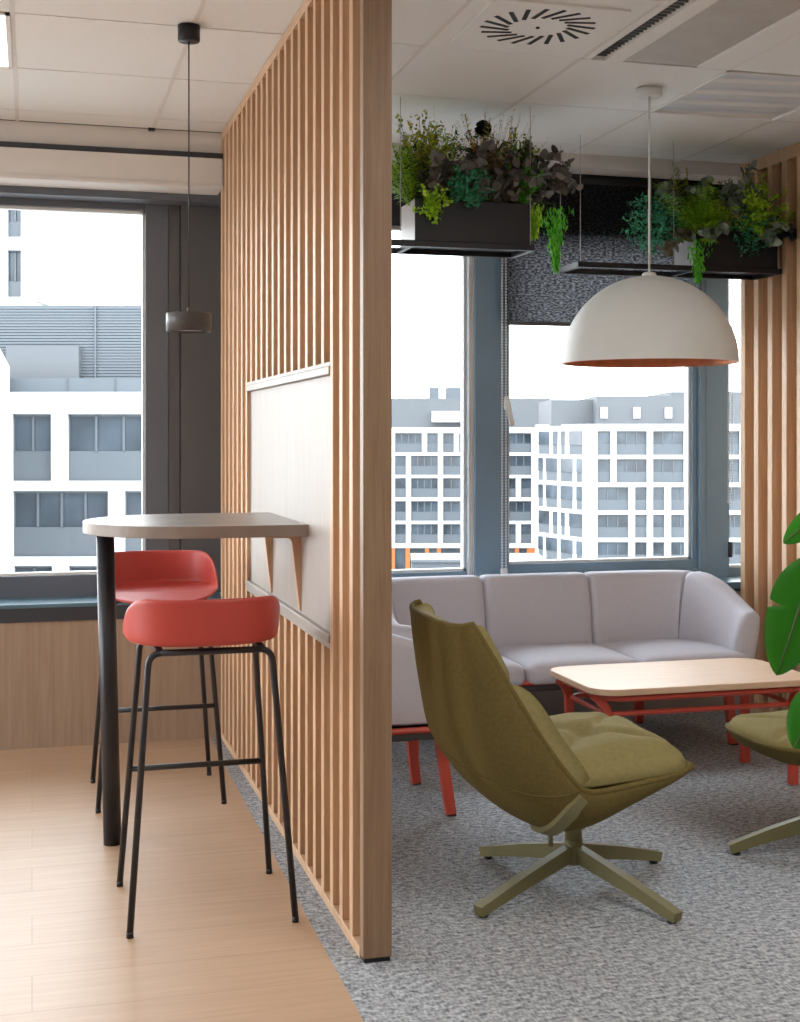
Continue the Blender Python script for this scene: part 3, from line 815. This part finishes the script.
# swivel base
ANG = math.radians(24.6)
lo = []
def star_base(parent, rad, ang, hubz, polez, mat=M_olivem):
    for k in range(4):
        a = ang+k*PI/2; d = Vector((math.cos(a), math.sin(a), 0)); p0_ = d*.018+Vector((0, 0, hubz-.035)); p1_ = d*rad+Vector((0, 0, .019))
        MB().bar([p0_, p0_.lerp(p1_, .5)+Vector((0, 0, .004)), p1_], [.028, .032, .034], [.048, .038, .028]).build('leg', mat, parent)
        q = d*(rad-.02); MB().lathe([(.013, 0), (.013, .008)], (q.x, q.y, 0), 14).build('glide', M_black, parent)
    MB().lathe([(.026, hubz-.068), (.027, hubz-.06), (.027, hubz+.002), (.024, hubz+.004)], (0, 0, 0), 24).build('hub', mat, parent)
    MB().lathe([(.025, hubz+.004), (.025, polez)], (0, 0, 0), 24).build('pole', mat, parent)
star_base(lc, .385, ANG, .142, .195)
MB().box(-.075, .028, -.028, .028, .178, .212, .006).build('swivel_block', M_chrome, lc)
MB().tube([(-.095, -.05, .225), (-.097, -.06, .178), (-.097, -.06, .150)], .008, 10).build('tilt_lever', M_olivem, lc)
# under-seat support blades hugging the shell
for sd_ in (-1, 1):
    ctr = []
    for q in range(15):
        f = q/14; c = sd_*(.08+.89*f); tt = .69-.085*f
        ctr.append((shell_pt(tt, c), shell_n(tt, c)*sgn))
    rs = []
    for q in range(15):
        p, n = ctr[q]; tg_ = (ctr[min(14, q+1)][0]-ctr[max(0, q-1)][0]).normalized(); w_ = n.cross(tg_).normalized()
        hw = .021 if q < 13 else .016
        a0_ = p-n*.007; b0_ = p-n*.022
        rs.append([a0_+w_*hw, a0_-w_*hw, b0_-w_*hw*.85, b0_+w_*hw*.85])
    MB().rings(rs, True, True, False).build('support_blade', M_olivem, lc)
# seam where the back meets the lower bowl
sm = []
for q in range(41):
    c = -1+2*q/40; tt = .43+.13*abs(c)**1.5; sm.append(shell_pt(tt, c*.995)-shell_n(tt, c*.97)*sgn*.008)
MB().tube(sm, .0028, 6).build('seam', M_olive, lc)

# ------------------------------------------------------------------ olive footstool
ot = thing('footstool', 'olive cushioned swivel footstool partly hidden by the large leaf', 'footstool', (2.394, 3.7655, 0), -.05)
m = MB()
def ott_ring(s, z): return [(x*s*.945, y*s*.95, z-.008) for x, y in rrect(-.265, .265, -.25, .25, .16, 8)]
m.rings([ott_ring(.28, .322), ott_ring(.6, .330), ott_ring(.88, .360), ott_ring(.98, .392), ott_ring(1.0, .402), ott_ring(.97, .404)], True, True, True); m.build('shell', M_olive, ot)
seat_cushion(ot, -.248, .248, .236, .390, .046, M_olivec, rounded=3.2)
star_base(ot, .265, math.atan2(.0915, -.2445)+.05, .142, .325)
MB().lathe([(.025, .30), (.05, .315), (.09, .326)], (0, 0, 0), 20).build('seat_plate', M_olivem, ot)

# ------------------------------------------------------------------ pendant lamps
pl = thing('pendant_lamp', 'small dark drum pendant lamp hanging above the bar table', 'pendant lamp', (.492, 4.40, 0))
MB().lathe([(.0, HC-.003), (.036, HC-.003), (.036, HC-.050), (.034, HC-.054), (.0, HC-.054)], (0, 0, 0), 30).build('canopy', M_black, pl)
MB().tube([(0, 0, HC-.05), (0, 0, 1.735)], .0022, 6).build('cord', M_black, pl)
MB().lathe([(.0, 1.733), (.070, 1.733), (.073, 1.730), (.073, 1.672), (.066, 1.672), (.066, 1.684), (.0, 1.684)], (0, 0, 0), 48).build('lamp_shade', M_lampg, pl)
MB().lathe([(.0, 1.683), (.064, 1.683), (.064, 1.679), (.0, 1.679)], (0, 0, 0), 40).build('diffuser', M_diff, pl)
MB().lathe([(.006, 1.733), (.006, 1.747), (.003, 1.752)], (0, 0, 0), 12).build('cord_grip', M_lampg, pl)

dl = thing('pendant_lamp', 'large white dome pendant lamp with copper inside above the coffee table', 'pendant lamp', (2.289, 4.735, 0))
MB().lathe([(.0, HC-.003), (.050, HC-.003), (.050, HC-.030), (.046, HC-.034), (.0, HC-.034)], (0, 0, 0), 30).build('canopy', M_lampw, dl)
MB().tube([(0, 0, HC-.03), (0, 0, 1.96)], .0045, 8).build('cord', M_lampw, dl)
R0 = .336; Z0 = 1.613
out = [(R0*math.cos(a), Z0+R0*1.0*math.sin(a)) for a in [PI/2*k/30 for k in range(30)]] + [(.012, Z0+R0)]
inn = [((R0-.006)*math.cos(a), Z0+(R0-.006)*math.sin(a)) for a in [PI/2*k/30 for k in range(30)]]
MB().lathe(out, (0, 0, 0), 72, cap=False).build('lamp_shade', M_lampw, dl)
MB().lathe([(R0, Z0)]+inn, (0, 0, 0), 72, cap=False).build('shade_lining', M_copper, dl)['label'] = 'copper leaf inside of the dome'
MB().lathe([(.030, Z0+R0-.004), (.024, Z0+R0+.012), (.008, Z0+R0+.016)], (0, 0, 0), 24).build('shade_cap', M_lampw, dl)
MB().lathe([(.02, Z0+.33), (.02, Z0+.20), (.045, Z0+.16), (.05, Z0+.12), (.03, Z0+.085), (.0, Z0+.08)], (0, 0, 0), 24).build('bulb', M_diff, dl)

# ------------------------------------------------------------------ ceiling fittings
cv = thing('ceiling_vent', 'square ceiling air vent with a ring of radial slots', 'vent', (1.586, 4.10, HC))
MB().box(-.284, .284, -.322, .322, 0, .016).build('tile', M_ceil, cv)
MB().box(-.225, .225, -.225, .225, -.008, .001, .003).build('face_plate', M_ceil, cv)
m = MB()
for k in range(20):
    a = 2*PI*k/20
    mt = Matrix.Rotation(a, 4, 'Z') @ Matrix.Translation((.140, 0, 0)) @ Matrix.Rotation(.42, 4, 'Z')
    m.box(-.050, .050, -.0075, .0075, -.0095, -.0065, mat=mt)
m.build('slots', M_slot, cv)
MB().lathe([(.006, -.012), (.006, -.005)], (0, 0, 0), 12).build('screw', M_slot, cv)

cb = thing('chilled_beam', 'long grey ceiling air unit with a dark slot beside the vent', 'air unit', (1.875, 4.415, HC))
W_ = .572; L_ = 1.31
MB().box(0, W_, -L_, 0, .02, .06).build('housing', M_slot, cb)
MB().box(.003, .030, -L_, -.002, -.004, .02).box(.085, .150, -L_, -.008, -.006, .02, .002).box(0, W_, -.008, -.001, -.006, .02).build('frame', M_ceil, cb)
MB().box(.150, .440, -L_, -.012, -.002, .02, .002).build('face_panel', M_beam, cb)
MB().box(.440, W_-.004, -L_, -.012, -.006, .02, .002).build('side_panel', M_ceil, cb)
m = MB()
for k in range(44): m.box(.032, .083, -.03-k*.029, -.026-k*.029, .004, .018)
m.build('louvres', M_frame_dk, cb)
up = thing('ceiling_light', 'unlit ceiling light panel with rippled opal cover above the dome lamp', 'ceiling light', (2.447, 4.42, HC))
MB().box(.004, .577, .004, .650, .004, .03).build('housing', M_white, up)
m = MB(); n = 40; rs = []
for i in range(n+1):
    y = .03+.59*i/n
    rs.append([(.02+.535*j/20, y, .002-.004*math.sin(i*.55+j*.12)) for j in range(21)])
m.rings(rs, False, False, True); m.build('diffuser', M_diff, up)
MB().box(.004, .577, .004, .014, -.006, .004).box(.004, .577, .640, .650, -.006, .004).box(.004, .014, .004, .65, -.006, .004).box(.567, .577, .004, .65, -.006, .004).build('frame', M_ceil, up)
ll = thing('ceiling_light', 'lit square ceiling light panel at the top left corner', 'ceiling light', (-.06, 4.42, HC))
MB().box(-.560, -.008, .006, .649, .004, .03).build('housing', M_white, ll)
MB().box(-.545, -.022, .02, .636, -.002, .004).build('diffuser', M_emit, ll)
MB().box(-.560, -.545, .006, .649, -.006, .004).box(-.022, -.008, .006, .649, -.006, .004).box(-.56, -.008, .006, .02, -.006, .004).box(-.56, -.008, .636, .649, -.006, .004).build('frame', M_ceil, ll)
cs = tag(MB().box(.485, .515, 5.90, 5.925, HC-.012, HC, .003).build('ceiling_clip', M_black), 'tiny dark clip where the left ceiling meets the soffit', 'clip')

# ------------------------------------------------------------------ roller blind
rb = thing('roller_blind', 'dark woven roller blind half lowered over the right window', 'blind', (2.70, 6.10, 0))
m = MB(); rs = []
for i in range(41):
    x = -.505+1.04*i/40; rs.append([(x, .0015*math.sin(i*.9), 1.885+.715*k/12) for k in range(13)])
m.rings(rs, False, False, True); m.build('fabric', M_blind, rb)
MB().box(-.510, .538, -.008, .008, 1.868, 1.888, .004).build('bottom_bar', M_frame_dk, rb)
MB().tube([(-.52, .01, 2.585), (.545, .01, 2.585)], .022, 16).build('roller', M_black, rb)
ch = MB()
for sx_ in (-.530, -.510):
    ch.tube([(sx_, -.02, 2.56), (sx_, -.02, .70)], .0012, 5)
    for k in range(132):
        z = .70+k*.0141
        ch.lathe([(.001, -.004), (.0042, -.002), (.0042, .002), (.001, .004)], (sx_, -.02, z), 6)
ch.build('pull_chain', M_bead, rb)
MB().box(-.535, -.505, -.032, -.008, .655, .70, .004).build('chain_tensioner', M_gasket, rb)
rb2 = thing('blind_chain', 'beaded pull chain with dark weight in the narrow right window', 'blind chain', (3.40, 6.13, 0))
ch = MB()
for sx_ in (.0, .022):
    for k in range(116):
        z = 1.0+k*.0141; ch.lathe([(.001, -.004), (.0038, -.002), (.0038, .002), (.001, .004)], (sx_, 0, z), 6)
    ch.tube([(sx_, 0, 2.62), (sx_, 0, 1.0)], .001, 5)
ch.tube([(.011, 0, 1.0), (.011, 0, .80)], .0012, 5)
ch.build('chain', M_bead, rb2)
MB().box(.002, .020, -.009, .009, .72, .80, .004).build('weight', M_leg, rb2)

# ------------------------------------------------------------------ hanging planters
def planter(label, x0, x1, bx0, bx1, y0, y1, wires):
    t = thing('hanging_planter', label, 'planter', (x0, y0, 0)); X = x1-x0; Y = y1-y0; zb_ = 2.083; e = .022
    m = MB(); m.box(0, X, 0, e, zb_, zb_+.024, .002, 1).box(0, X, Y-e, Y, zb_, zb_+.024, .002, 1).box(0, e, e, Y-e, zb_, zb_+.024).box(X-e, X, e, Y-e, zb_, zb_+.024)
    m.box(bx0-x0-.02, bx0-x0, e, Y-e, zb_+.002, zb_+.02); m.build('tray_frame', M_black, t)
    b0, b1 = bx0-x0, bx1-x0-.012; bz0, bz1 = zb_+.02, zb_+.19
    m = MB(); w = .004
    m.box(b0, b1, .018, .018+w, bz0, bz1).box(b0, b1, Y-.018-w, Y-.018, bz0, bz1).box(b1-w, b1, .018+w, Y-.018-w, bz0, bz1).box(b0, b1, .018+w, Y-.018-w, bz0, bz0+w)
    m.build('box', M_black, t)
    MB().box(b0, b0+w, .018+w, Y-.018-w, bz0+w, bz1).build('end_plate', M_endsheen, t)['label'] = 'box end plate toned pale for reflected window light'  # pale colour stands in for window light glancing off the black box end
    MB().box(b0+w, b1-w, .018+w, Y-.018-w, bz1-.05, bz1-.03).build('soil', M_soil, t)
    for wx in wires:
        for wy in (.011, Y-.011): MB().tube([(wx-x0, wy, zb_+.02), (wx-x0, wy, HC)], .0016, 6).build('wire', M_wire, t)
    return t
planter('black hanging planter box beside the partition post, the left of two', .955, 1.962, 1.462, 1.958, 5.10, 5.345, (1.02, 1.40, 1.945))
planter('black hanging planter box next to the slatted right wall, the right of two', 2.33, 3.345, 2.915, 3.345, 5.53, 5.785, (2.345, 2.80, 3.33))

def leaf_poly(mb, p, d, n, ln, wd, bend=.2, shape='oval'):
    d = d.normalized(); s = d.cross(n)
    if s.length < 1e-4: s = d.cross(Vector((1, 0, 0)))
    s.normalize(); nn = s.cross(d)
    if shape == 'round': prof = [(0, .12), (.18, .75), (.45, 1), (.75, .85), (.95, .4), (1, .05)]
    elif shape == 'thin': prof = [(0, .5), (.5, 1), (1, .1)]
    else: prof = [(0, .1), (.25, .8), (.5, 1), (.78, .65), (1, .05)]
    L_, C_, R__ = [], [], []
    for t, w in prof:
        c = p + d*ln*t - nn*bend*ln*t*t
        L_.append(mb._v(c - s*w*wd/2 + nn*wd*.10*w)); C_.append(mb._v(c)); R__.append(mb._v(c + s*w*wd/2 + nn*wd*.10*w))
    for i in range(len(prof)-1):
        mb._f((L_[i], C_[i], C_[i+1], L_[i+1]), True); mb._f((C_[i], R__[i], R__[i+1], C_[i+1]), True)
def rdir(zb_=0.0):
    while True:
        v = Vector((random.uniform(-1, 1), random.uniform(-1, 1), random.uniform(-1, 1)))
        if .05 < v.length < 1: return (v.normalized()+Vector((0, 0, zb_))).normalized()

LM = {
 'lime': leaf_mat('lime_fern_leaf', (136, 196, 30), (204, 236, 72)),
 'yellowgreen': leaf_mat('yellow_green_leaf', (116, 140, 28), (190, 186, 56)),
 'teal': leaf_mat('blue_green_leaf', (32, 124, 92), (90, 184, 136)),
 'dark': leaf_mat('dusky_leaf', (72, 68, 66), (136, 130, 124), .5, .08),
 'grey': leaf_mat('grey_green_leaf', (104, 120, 108), (160, 172, 156), .5, .12),
 'green': leaf_mat('fresh_green_leaf', (56, 164, 32), (132, 222, 66)),
 'gold': leaf_mat('golden_fern_leaf', (170, 126, 24), (218, 182, 70)),
 'black': leaf_mat('black_petal', (22, 18, 22), (42, 34, 38), .6, .0),
 'straw': leaf_mat('dry_grass', (120, 112, 56), (170, 166, 100)),
 'deep': leaf_mat('deep_green_leaf', (26, 66, 30), (54, 108, 50)),
 'disc': leaf_mat('brown_disc', (92, 84, 66), (138, 128, 100), .5, .1),
}
PLANT_GROUP = None
def plant(name, label, x, y, z, kind, mat, size, root=(0, 0, 0), n=None, lean=(0, 0, 0)):
    """foliage mass centred near (x, y, z) growing from the planter's soil"""
    rt = Vector((x, y, 0)) if not root else Vector(root)
    base = Vector((root[0], root[1], root[2])); c = Vector((x, y, z))-base
    o = thing(name, label, 'plant', tuple(base))
    st = MB(); lf = MB()
    if kind == 'fern':             # upright feathery fronds with leaflets in two rows
        for k in range(n or 16):
            tip = c + Vector((random.gauss(0, .42), random.gauss(0, .35), random.gauss(0, .36)))*size
            mid = tip*.5 + Vector((0, 0, .06+.1*random.random()))*size*4*.25
            pts = catmull([(0, 0, 0), mid, tip], 7); st.tube(pts, .0012, 4)
            for i in range(4, len(pts)):
                d = (pts[i]-pts[i-1]).normalized(); s = d.cross(Vector((0, 0, 1))); s = s.normalized() if s.length > .01 else Vector((1, 0, 0))
                w = size*.34*math.sin(PI*min(1, (i-3)/(len(pts)-3.)*.85+.1))
                for sg in (-1, 1):
                    for q in range(2):
                        leaf_poly(lf, pts[i]-d*.006*q, (s*sg+d*.55+rdir()*.25), Vector((0, 0, 1)), w*random.uniform(.7, 1.1), .0075, .25, 'thin')
    elif kind == 'moss':           # dense curly tuft
        for k in range(int((n or 420)*1.5)):
            p = c + rdir()*size*random.random()**.4*Vector((1, .8, .8)).length*.55
            leaf_poly(lf, p, rdir(.1), rdir(), random.uniform(.012, .028), .008, .3, 'thin')
        for k in range(8):
            st.tube(catmull([(0, 0, 0), c*.5+rdir()*.02, c+rdir()*size*.4], 5), .0016, 4)
    elif kind == 'euc':            # branches carrying round leaves
        for k in range(n or 9):
            tip = c + Vector((random.gauss(0, .5), random.gauss(0, .38), random.gauss(0, .34)))*size
            pts = catmull([(0, 0, 0), tip*.5+Vector((0, 0, .05)), tip], 6); st.tube(pts, .0014, 4)
            for i in range(4, len(pts)):
                for q in range(2):
                    leaf_poly(lf, pts[i], rdir(-.1), rdir(.3), random.uniform(.030, .052), random.uniform(.026, .042), .15, 'round')
    elif kind == 'berry':          # fine sprigs with small round leaves
        for k in range(n or 14):
            tip = c + rdir()*size*random.uniform(.4, 1.0)
            pts = catmull([(0, 0, 0), c*.55+rdir()*.02, tip], 6); st.tube(pts, .0010, 4)
            for i in range(5, len(pts)):
                for q in range(4):
                    leaf_poly(lf, pts[i]+rdir()*.012, rdir(), rdir(.4), random.uniform(.010, .018), random.uniform(.009, .014), .1, 'round')
    elif kind == 'grass':          # thin upright wisps
        for k in range(n or 34):
            tip = c + Vector((random.gauss(0, .5), random.gauss(0, .4), random.gauss(.15, .35)))*size
            pts = catmull([(random.gauss(0, .012), random.gauss(0, .012), 0), tip*.55+Vector((random.gauss(0, .01), 0, .02)), tip], 5)
            lf.tube(pts, [.0012*(1-.75*i/(len(pts)-1)) for i in range(len(pts))], 4)
            for q in range(3): leaf_poly(lf, pts[-1-q], rdir(.6), rdir(), .014, .003, .1, 'thin')
        st.tube([(0, 0, 0), (0, 0, .03)], .004, 5)
    elif kind == 'strand':         # hanging tassel tapering to a point
        top = c; Ln = size
        st.tube(catmull([(0, 0, 0), top*.6+Vector((0, -.01, .03)), top], 6), .002, 5)
        for k in range(n or 420):
            f = random.random()**.8; w = .046*(1-f)**.9*(1 if Ln > .15 else .7)+.003
            p = top + Vector((random.gauss(0, w*.6), random.gauss(0, w*.6), -Ln*f))
            leaf_poly(lf, p, Vector((random.gauss(0, .3), random.gauss(0, .3), -1)), rdir(), random.uniform(.015, .034), .0075, .1, 'thin')
    elif kind == 'flower':         # single dark rounded head on a stem
        st.tube(catmull([(0, 0, 0), c*.5+Vector((.006, 0, 0)), c], 6), .003, 6)
        for k in range(160):
            d = rdir(.15); leaf_poly(lf, c+d*size*.35+Vector((0, 0, size*.1)), d+rdir()*.5, rdir(), size*.75, size*.55, .3, 'round')
    st.build('stem', M_stem, o); lf.build('foliage', LM[mat], o, weld=False)
    return o

# left planter: soil height about 2.235, y between 5.12 and 5.32
A = lambda u, v: (1.955+(u-530)*.0043, 1.33+(437-v)*.0041)
def pL(name, label, u, v, kind, mat, size, dy=0.0, n=None):
    x, z = A(u, v); rx = min(1.92, max(1.49, x)); plant(name, label, x, 5.22+dy, z, kind, mat, size*(1.22 if kind in ('fern', 'moss', 'euc', 'berry') else 1.1),  (rx, min(5.31, max(5.14, 5.22+dy*.5)), 2.225), n)
pL('fern', 'lime green feathery fern at the left end of the left planter', 402, 174, 'fern', 'lime', .13, -.03, 18)
pL('leafy_bush', 'yellow green bushy plant at the top left of the left planter', 428, 150, 'berry', 'yellowgreen', .13, 0, 46)
pL('leafy_bush', 'olive green bushy plant behind the grey leaves of the left planter', 440, 165, 'moss', 'yellowgreen', .14, .03, 420)
pL('berry_sprig', 'small green leaved sprig drooping over the left front of the left planter', 428, 213, 'berry', 'lime', .07, -.15, 14)
pL('grey_leaf_branch', 'grey leaved branch at the left front of the left planter', 436, 186, 'euc', 'dark', .10, -.11, 8)
pL('moss_tuft', 'blue green curly tuft in the middle of the left planter front', 466, 193, 'moss', 'teal', .088, -.13, 520)
pL('grass_spike', 'upright green spiky sprig near the top of the left planter', 452, 138, 'grass', 'green', .09, 0, 34)
pL('golden_fern', 'golden yellow fern frond across the top of the left planter', 488, 154, 'fern', 'gold', .12, -.09, 18)
pL('dark_flower', 'single black rounded flower head rising above the left planter', 491, 129, 'flower', 'black', .030, .02)
pL('dusky_branch', 'dusky grey leaved branch left of the middle of the left planter, under the golden fern', 472, 168, 'euc', 'dark', .11, -.13, 10)
pL('dusky_branch', 'dusky grey leaved branches right of the middle of the left planter', 500, 178, 'euc', 'dark', .17, -.09, 20)
pL('fern', 'mid green fern at the right front of the left planter', 522, 180, 'fern', 'green', .10, -.12, 10)
pL('wispy_grass', 'pale wispy grass standing at the back of the left planter', 500, 132, 'grass', 'straw', .17, .06, 60)
pL('leafy_sprig', 'thin green sprig at the top right of the left planter', 528, 145, 'berry', 'yellowgreen', .10, .03, 20)
pL('round_leaf_branch', 'dark round leaved branches overhanging the right end of the left planter', 544, 176, 'euc', 'dark', .115, -.02, 26)
pL('leafy_bush', 'deep green leafy filling plant at the right middle of the left planter', 515, 170, 'moss', 'deep', .14, .01, 420)
pL('leafy_bush', 'deep green leafy filling plant behind the lime fern of the left planter', 425, 178, 'moss', 'deep', .13, .02, 380)
pL('hanging_strand', 'long bright green tassel hanging off the right end of the left planter', 562, 203, 'strand', 'green', .235, -.02, 560)
pL('hanging_strand', 'short green tassel hanging at the right corner of the left planter', 539, 202, 'strand', 'lime', .12, -.03, 260)
pL('moss_tuft', 'dark green filling tuft under the golden fern of the left planter', 480, 168, 'moss', 'deep', .15, .02, 520)

B = lambda u, v: (2.915+(u-693)*.0052, 1.33+(437-v)*.00455)
def pR(name, label, u, v, kind, mat, size, dy=0.0, n=None):
    x, z = B(u, v); x = min(x, 3.33); rx = min(3.30, max(2.95, x)); plant(name, label, x, 5.66+dy, z, kind, mat, size*(1.22 if kind in ('fern', 'moss', 'euc', 'berry') else 1.0),  (rx, min(5.75, max(5.57, 5.66+dy*.5)), 2.225), n)
pR('moss_tuft', 'blue green curly tuft at the left end of the right planter', 660, 222, 'moss', 'teal', .15, -.04, 520)
pR('fern', 'bright lime fern at the left front of the right planter', 690, 210, 'fern', 'lime', .13, -.17, 40)
pR('fern', 'olive feathery fern at the top left of the right planter', 684, 184, 'fern', 'yellowgreen', .11, .0, 14)
pR('round_leaf_branch', 'single grey round leaved twig at the far left top of the right planter', 668, 188, 'euc', 'grey', .05, 0, 3)
pR('grey_leaf_branch', 'arching grey green leaved branches at the top middle of the right planter', 722, 188, 'euc', 'grey', .15, -.10, 18)
pR('grey_leaf_branch', 'pale grey leaved branch drooping at the left front of the right planter', 702, 238, 'euc', 'grey', .06, -.17, 6)
pR('berry_sprig', 'yellow green berry sprig in the middle of the right planter', 713, 216, 'berry', 'yellowgreen', .08, -.12, 20)
pR('berry_sprig', 'bright yellow green berry sprig at the right middle of the right planter', 752, 204, 'berry', 'lime', .12, -.17, 46)
pR('leafy_bush', 'deep green leafy filling plant in the middle of the right planter', 728, 206, 'moss', 'deep', .17, .03, 460)
pR('leafy_bush', 'deep green leafy filling plant at the left of the right planter', 690, 205, 'moss', 'deep', .13, .05, 360)
pR('fern', 'tall fresh green frond at the top right of the right planter', 758, 182, 'fern', 'green', .10, .02, 10)
pR('wispy_grass', 'brownish wispy grass at the right end of the right planter', 762, 186, 'grass', 'straw', .12, -.03, 46)
pR('moss_tuft', 'dark blue green tuft over the front of the right planter', 745, 230, 'moss', 'teal', .12, -.1, 520)
pR('fern', 'yellow tipped green fern at the right front of the right planter', 778, 218, 'fern', 'lime', .11, -.16, 12)
pR('grey_leaf_branch', 'grey green leaved branch drooping at the right front of the right planter', 768, 234, 'euc', 'grey', .07, -.17, 7)
pR('hanging_strand', 'thin mossy green strand hanging below the left end of the right planter', 690, 238, 'strand', 'green', .20, -.16, 260)
pR('disc_sprig', 'sprig of brown disc shaped seed heads at the left of the right planter', 673, 246, 'euc', 'disc', .06, -.08, 4)
pR('dark_leaf_branch', 'black round leaved twig sticking out at the far right of the right planter', 786, 236, 'euc', 'black', .06, -.2, 4)

# ------------------------------------------------------------------ large leaf plant at the right edge
mp_ = thing('monstera_plant', 'large glossy green leaves reaching in from the right edge', 'plant', (1.66, 2.10, 0))
M_mon = leaf_mat('monstera_leaf', (28, 96, 14), (44, 128, 22), .28, .22)
MB().lathe([(.0, .0), (.13, .0), (.17, .30), (.155, .30), (.145, .26), (.0, .26)], (0, 0, 0), 36).build('pot', M_pot, mp_)
MB().lathe([(.0, .262), (.144, .262), (.144, .27), (.0, .27)], (0, 0, 0), 24).build('soil', M_soil, mp_)
def big_leaf(base, tip, wid, normal, slits, name='leaf', droop=.10):
    """base/tip relative to the plant; a broad leaf with slits cut from the margin towards the midrib"""
    b = Vector(base); d = Vector(tip)-b; L_ = d.length; d.normalize(); n = Vector(normal); n = (n-d*n.dot(d)).normalized(); s = d.cross(n)
    m = MB(); NU, NV = 44, 12
    def wid_at(t): return wid*(math.sin(PI*min(1, t*.62+.40 if t > .16 else t*1.6+.25))**.85)*(1-max(0, t-.55)/.45*.12) if t < 1 else 0
    def prof(t):
        return wid*max(0, (1-(abs(t-.36)/(.64 if t > .36 else .40))**2.1))**.72
    for sg in (-1, 1):
        prev = None
        for i in range(NU+1):
            t = i/NU; w = prof(t)
            for (c_, hw_, dep) in slits.get(sg, []):
                q = abs(t-c_)/hw_
                if q < 1: w = min(w, w*(dep+(1-dep)*q**.5))
            rowv = []
            for j in range(NV+1):
                f = j/NV
                p = b + d*(L_*t + .05*L_*f*(1-t)) + s*sg*w*f - n*(droop*L_*(t*t) + .16*w*f*f) + n*(.02*math.sin(PI*f)*wid)
                rowv.append(m._v(p))
            if prev:
                for j in range(NV): m._f((prev[j], prev[j+1], rowv[j+1], rowv[j]), True)
            prev = rowv
    lf = m.build(name, M_mon, mp_)
    rib = MB(); rib.tube([b+d*L_*t - n*(droop*L_*t*t-.002) for t in [k/12 for k in range(13)]], [.004*(1-.8*k/12) for k in range(13)], 6)
    rib.build('midrib', M_stem, lf)
    return b
def P3(u, v, dd):   # world point on a sight line, relative to the plant pot
    return None
O = Vector((1.66, 2.10, 0))
leaves = [
 ((1.338, 2.094, 1.127), (1.266, 2.112, .908), .054, (-.45, -.85, .30), {1: [(.46, .03, .22)], -1: [(.46, .03, .22)]}),
 ((1.370, 2.086, 1.217), (1.278, 2.110, 1.146), .026, (-.45, -.80, .45), {}),
 ((1.352, 2.091, .889), (1.296, 2.107, .780), .040, (-.40, -.80, .45), {}),
 ((1.50, 2.16, 1.20), (1.66, 2.24, 1.02), .09, (.2, -.7, .6), {1: [(.45, .05, .35)], -1: [(.45, .05, .35)]}),
 ((1.52, 1.98, 1.02), (1.70, 1.90, .86), .09, (.4, -.3, .85), {1: [(.4, .05, .35)]}),
 ((1.60, 2.12, 1.32), (1.66, 2.30, 1.18), .08, (.1, .4, .9), {}),
]
for bse, tip, w, nn, sl_ in leaves:
    bb = Vector(bse)-O; tt = Vector(tip)-O
    big_leaf(bb, tt, w, nn, sl_)
    MB().tube(catmull([(bb.x*.06, bb.y*.06, .268), (bb.x*.35, bb.y*.35, .268+(bb.z-.268)*.55), (bb.x*.85, bb.y*.85, bb.z+.02), bb], 8), .0055, 8).build('stem', M_stem, mp_)
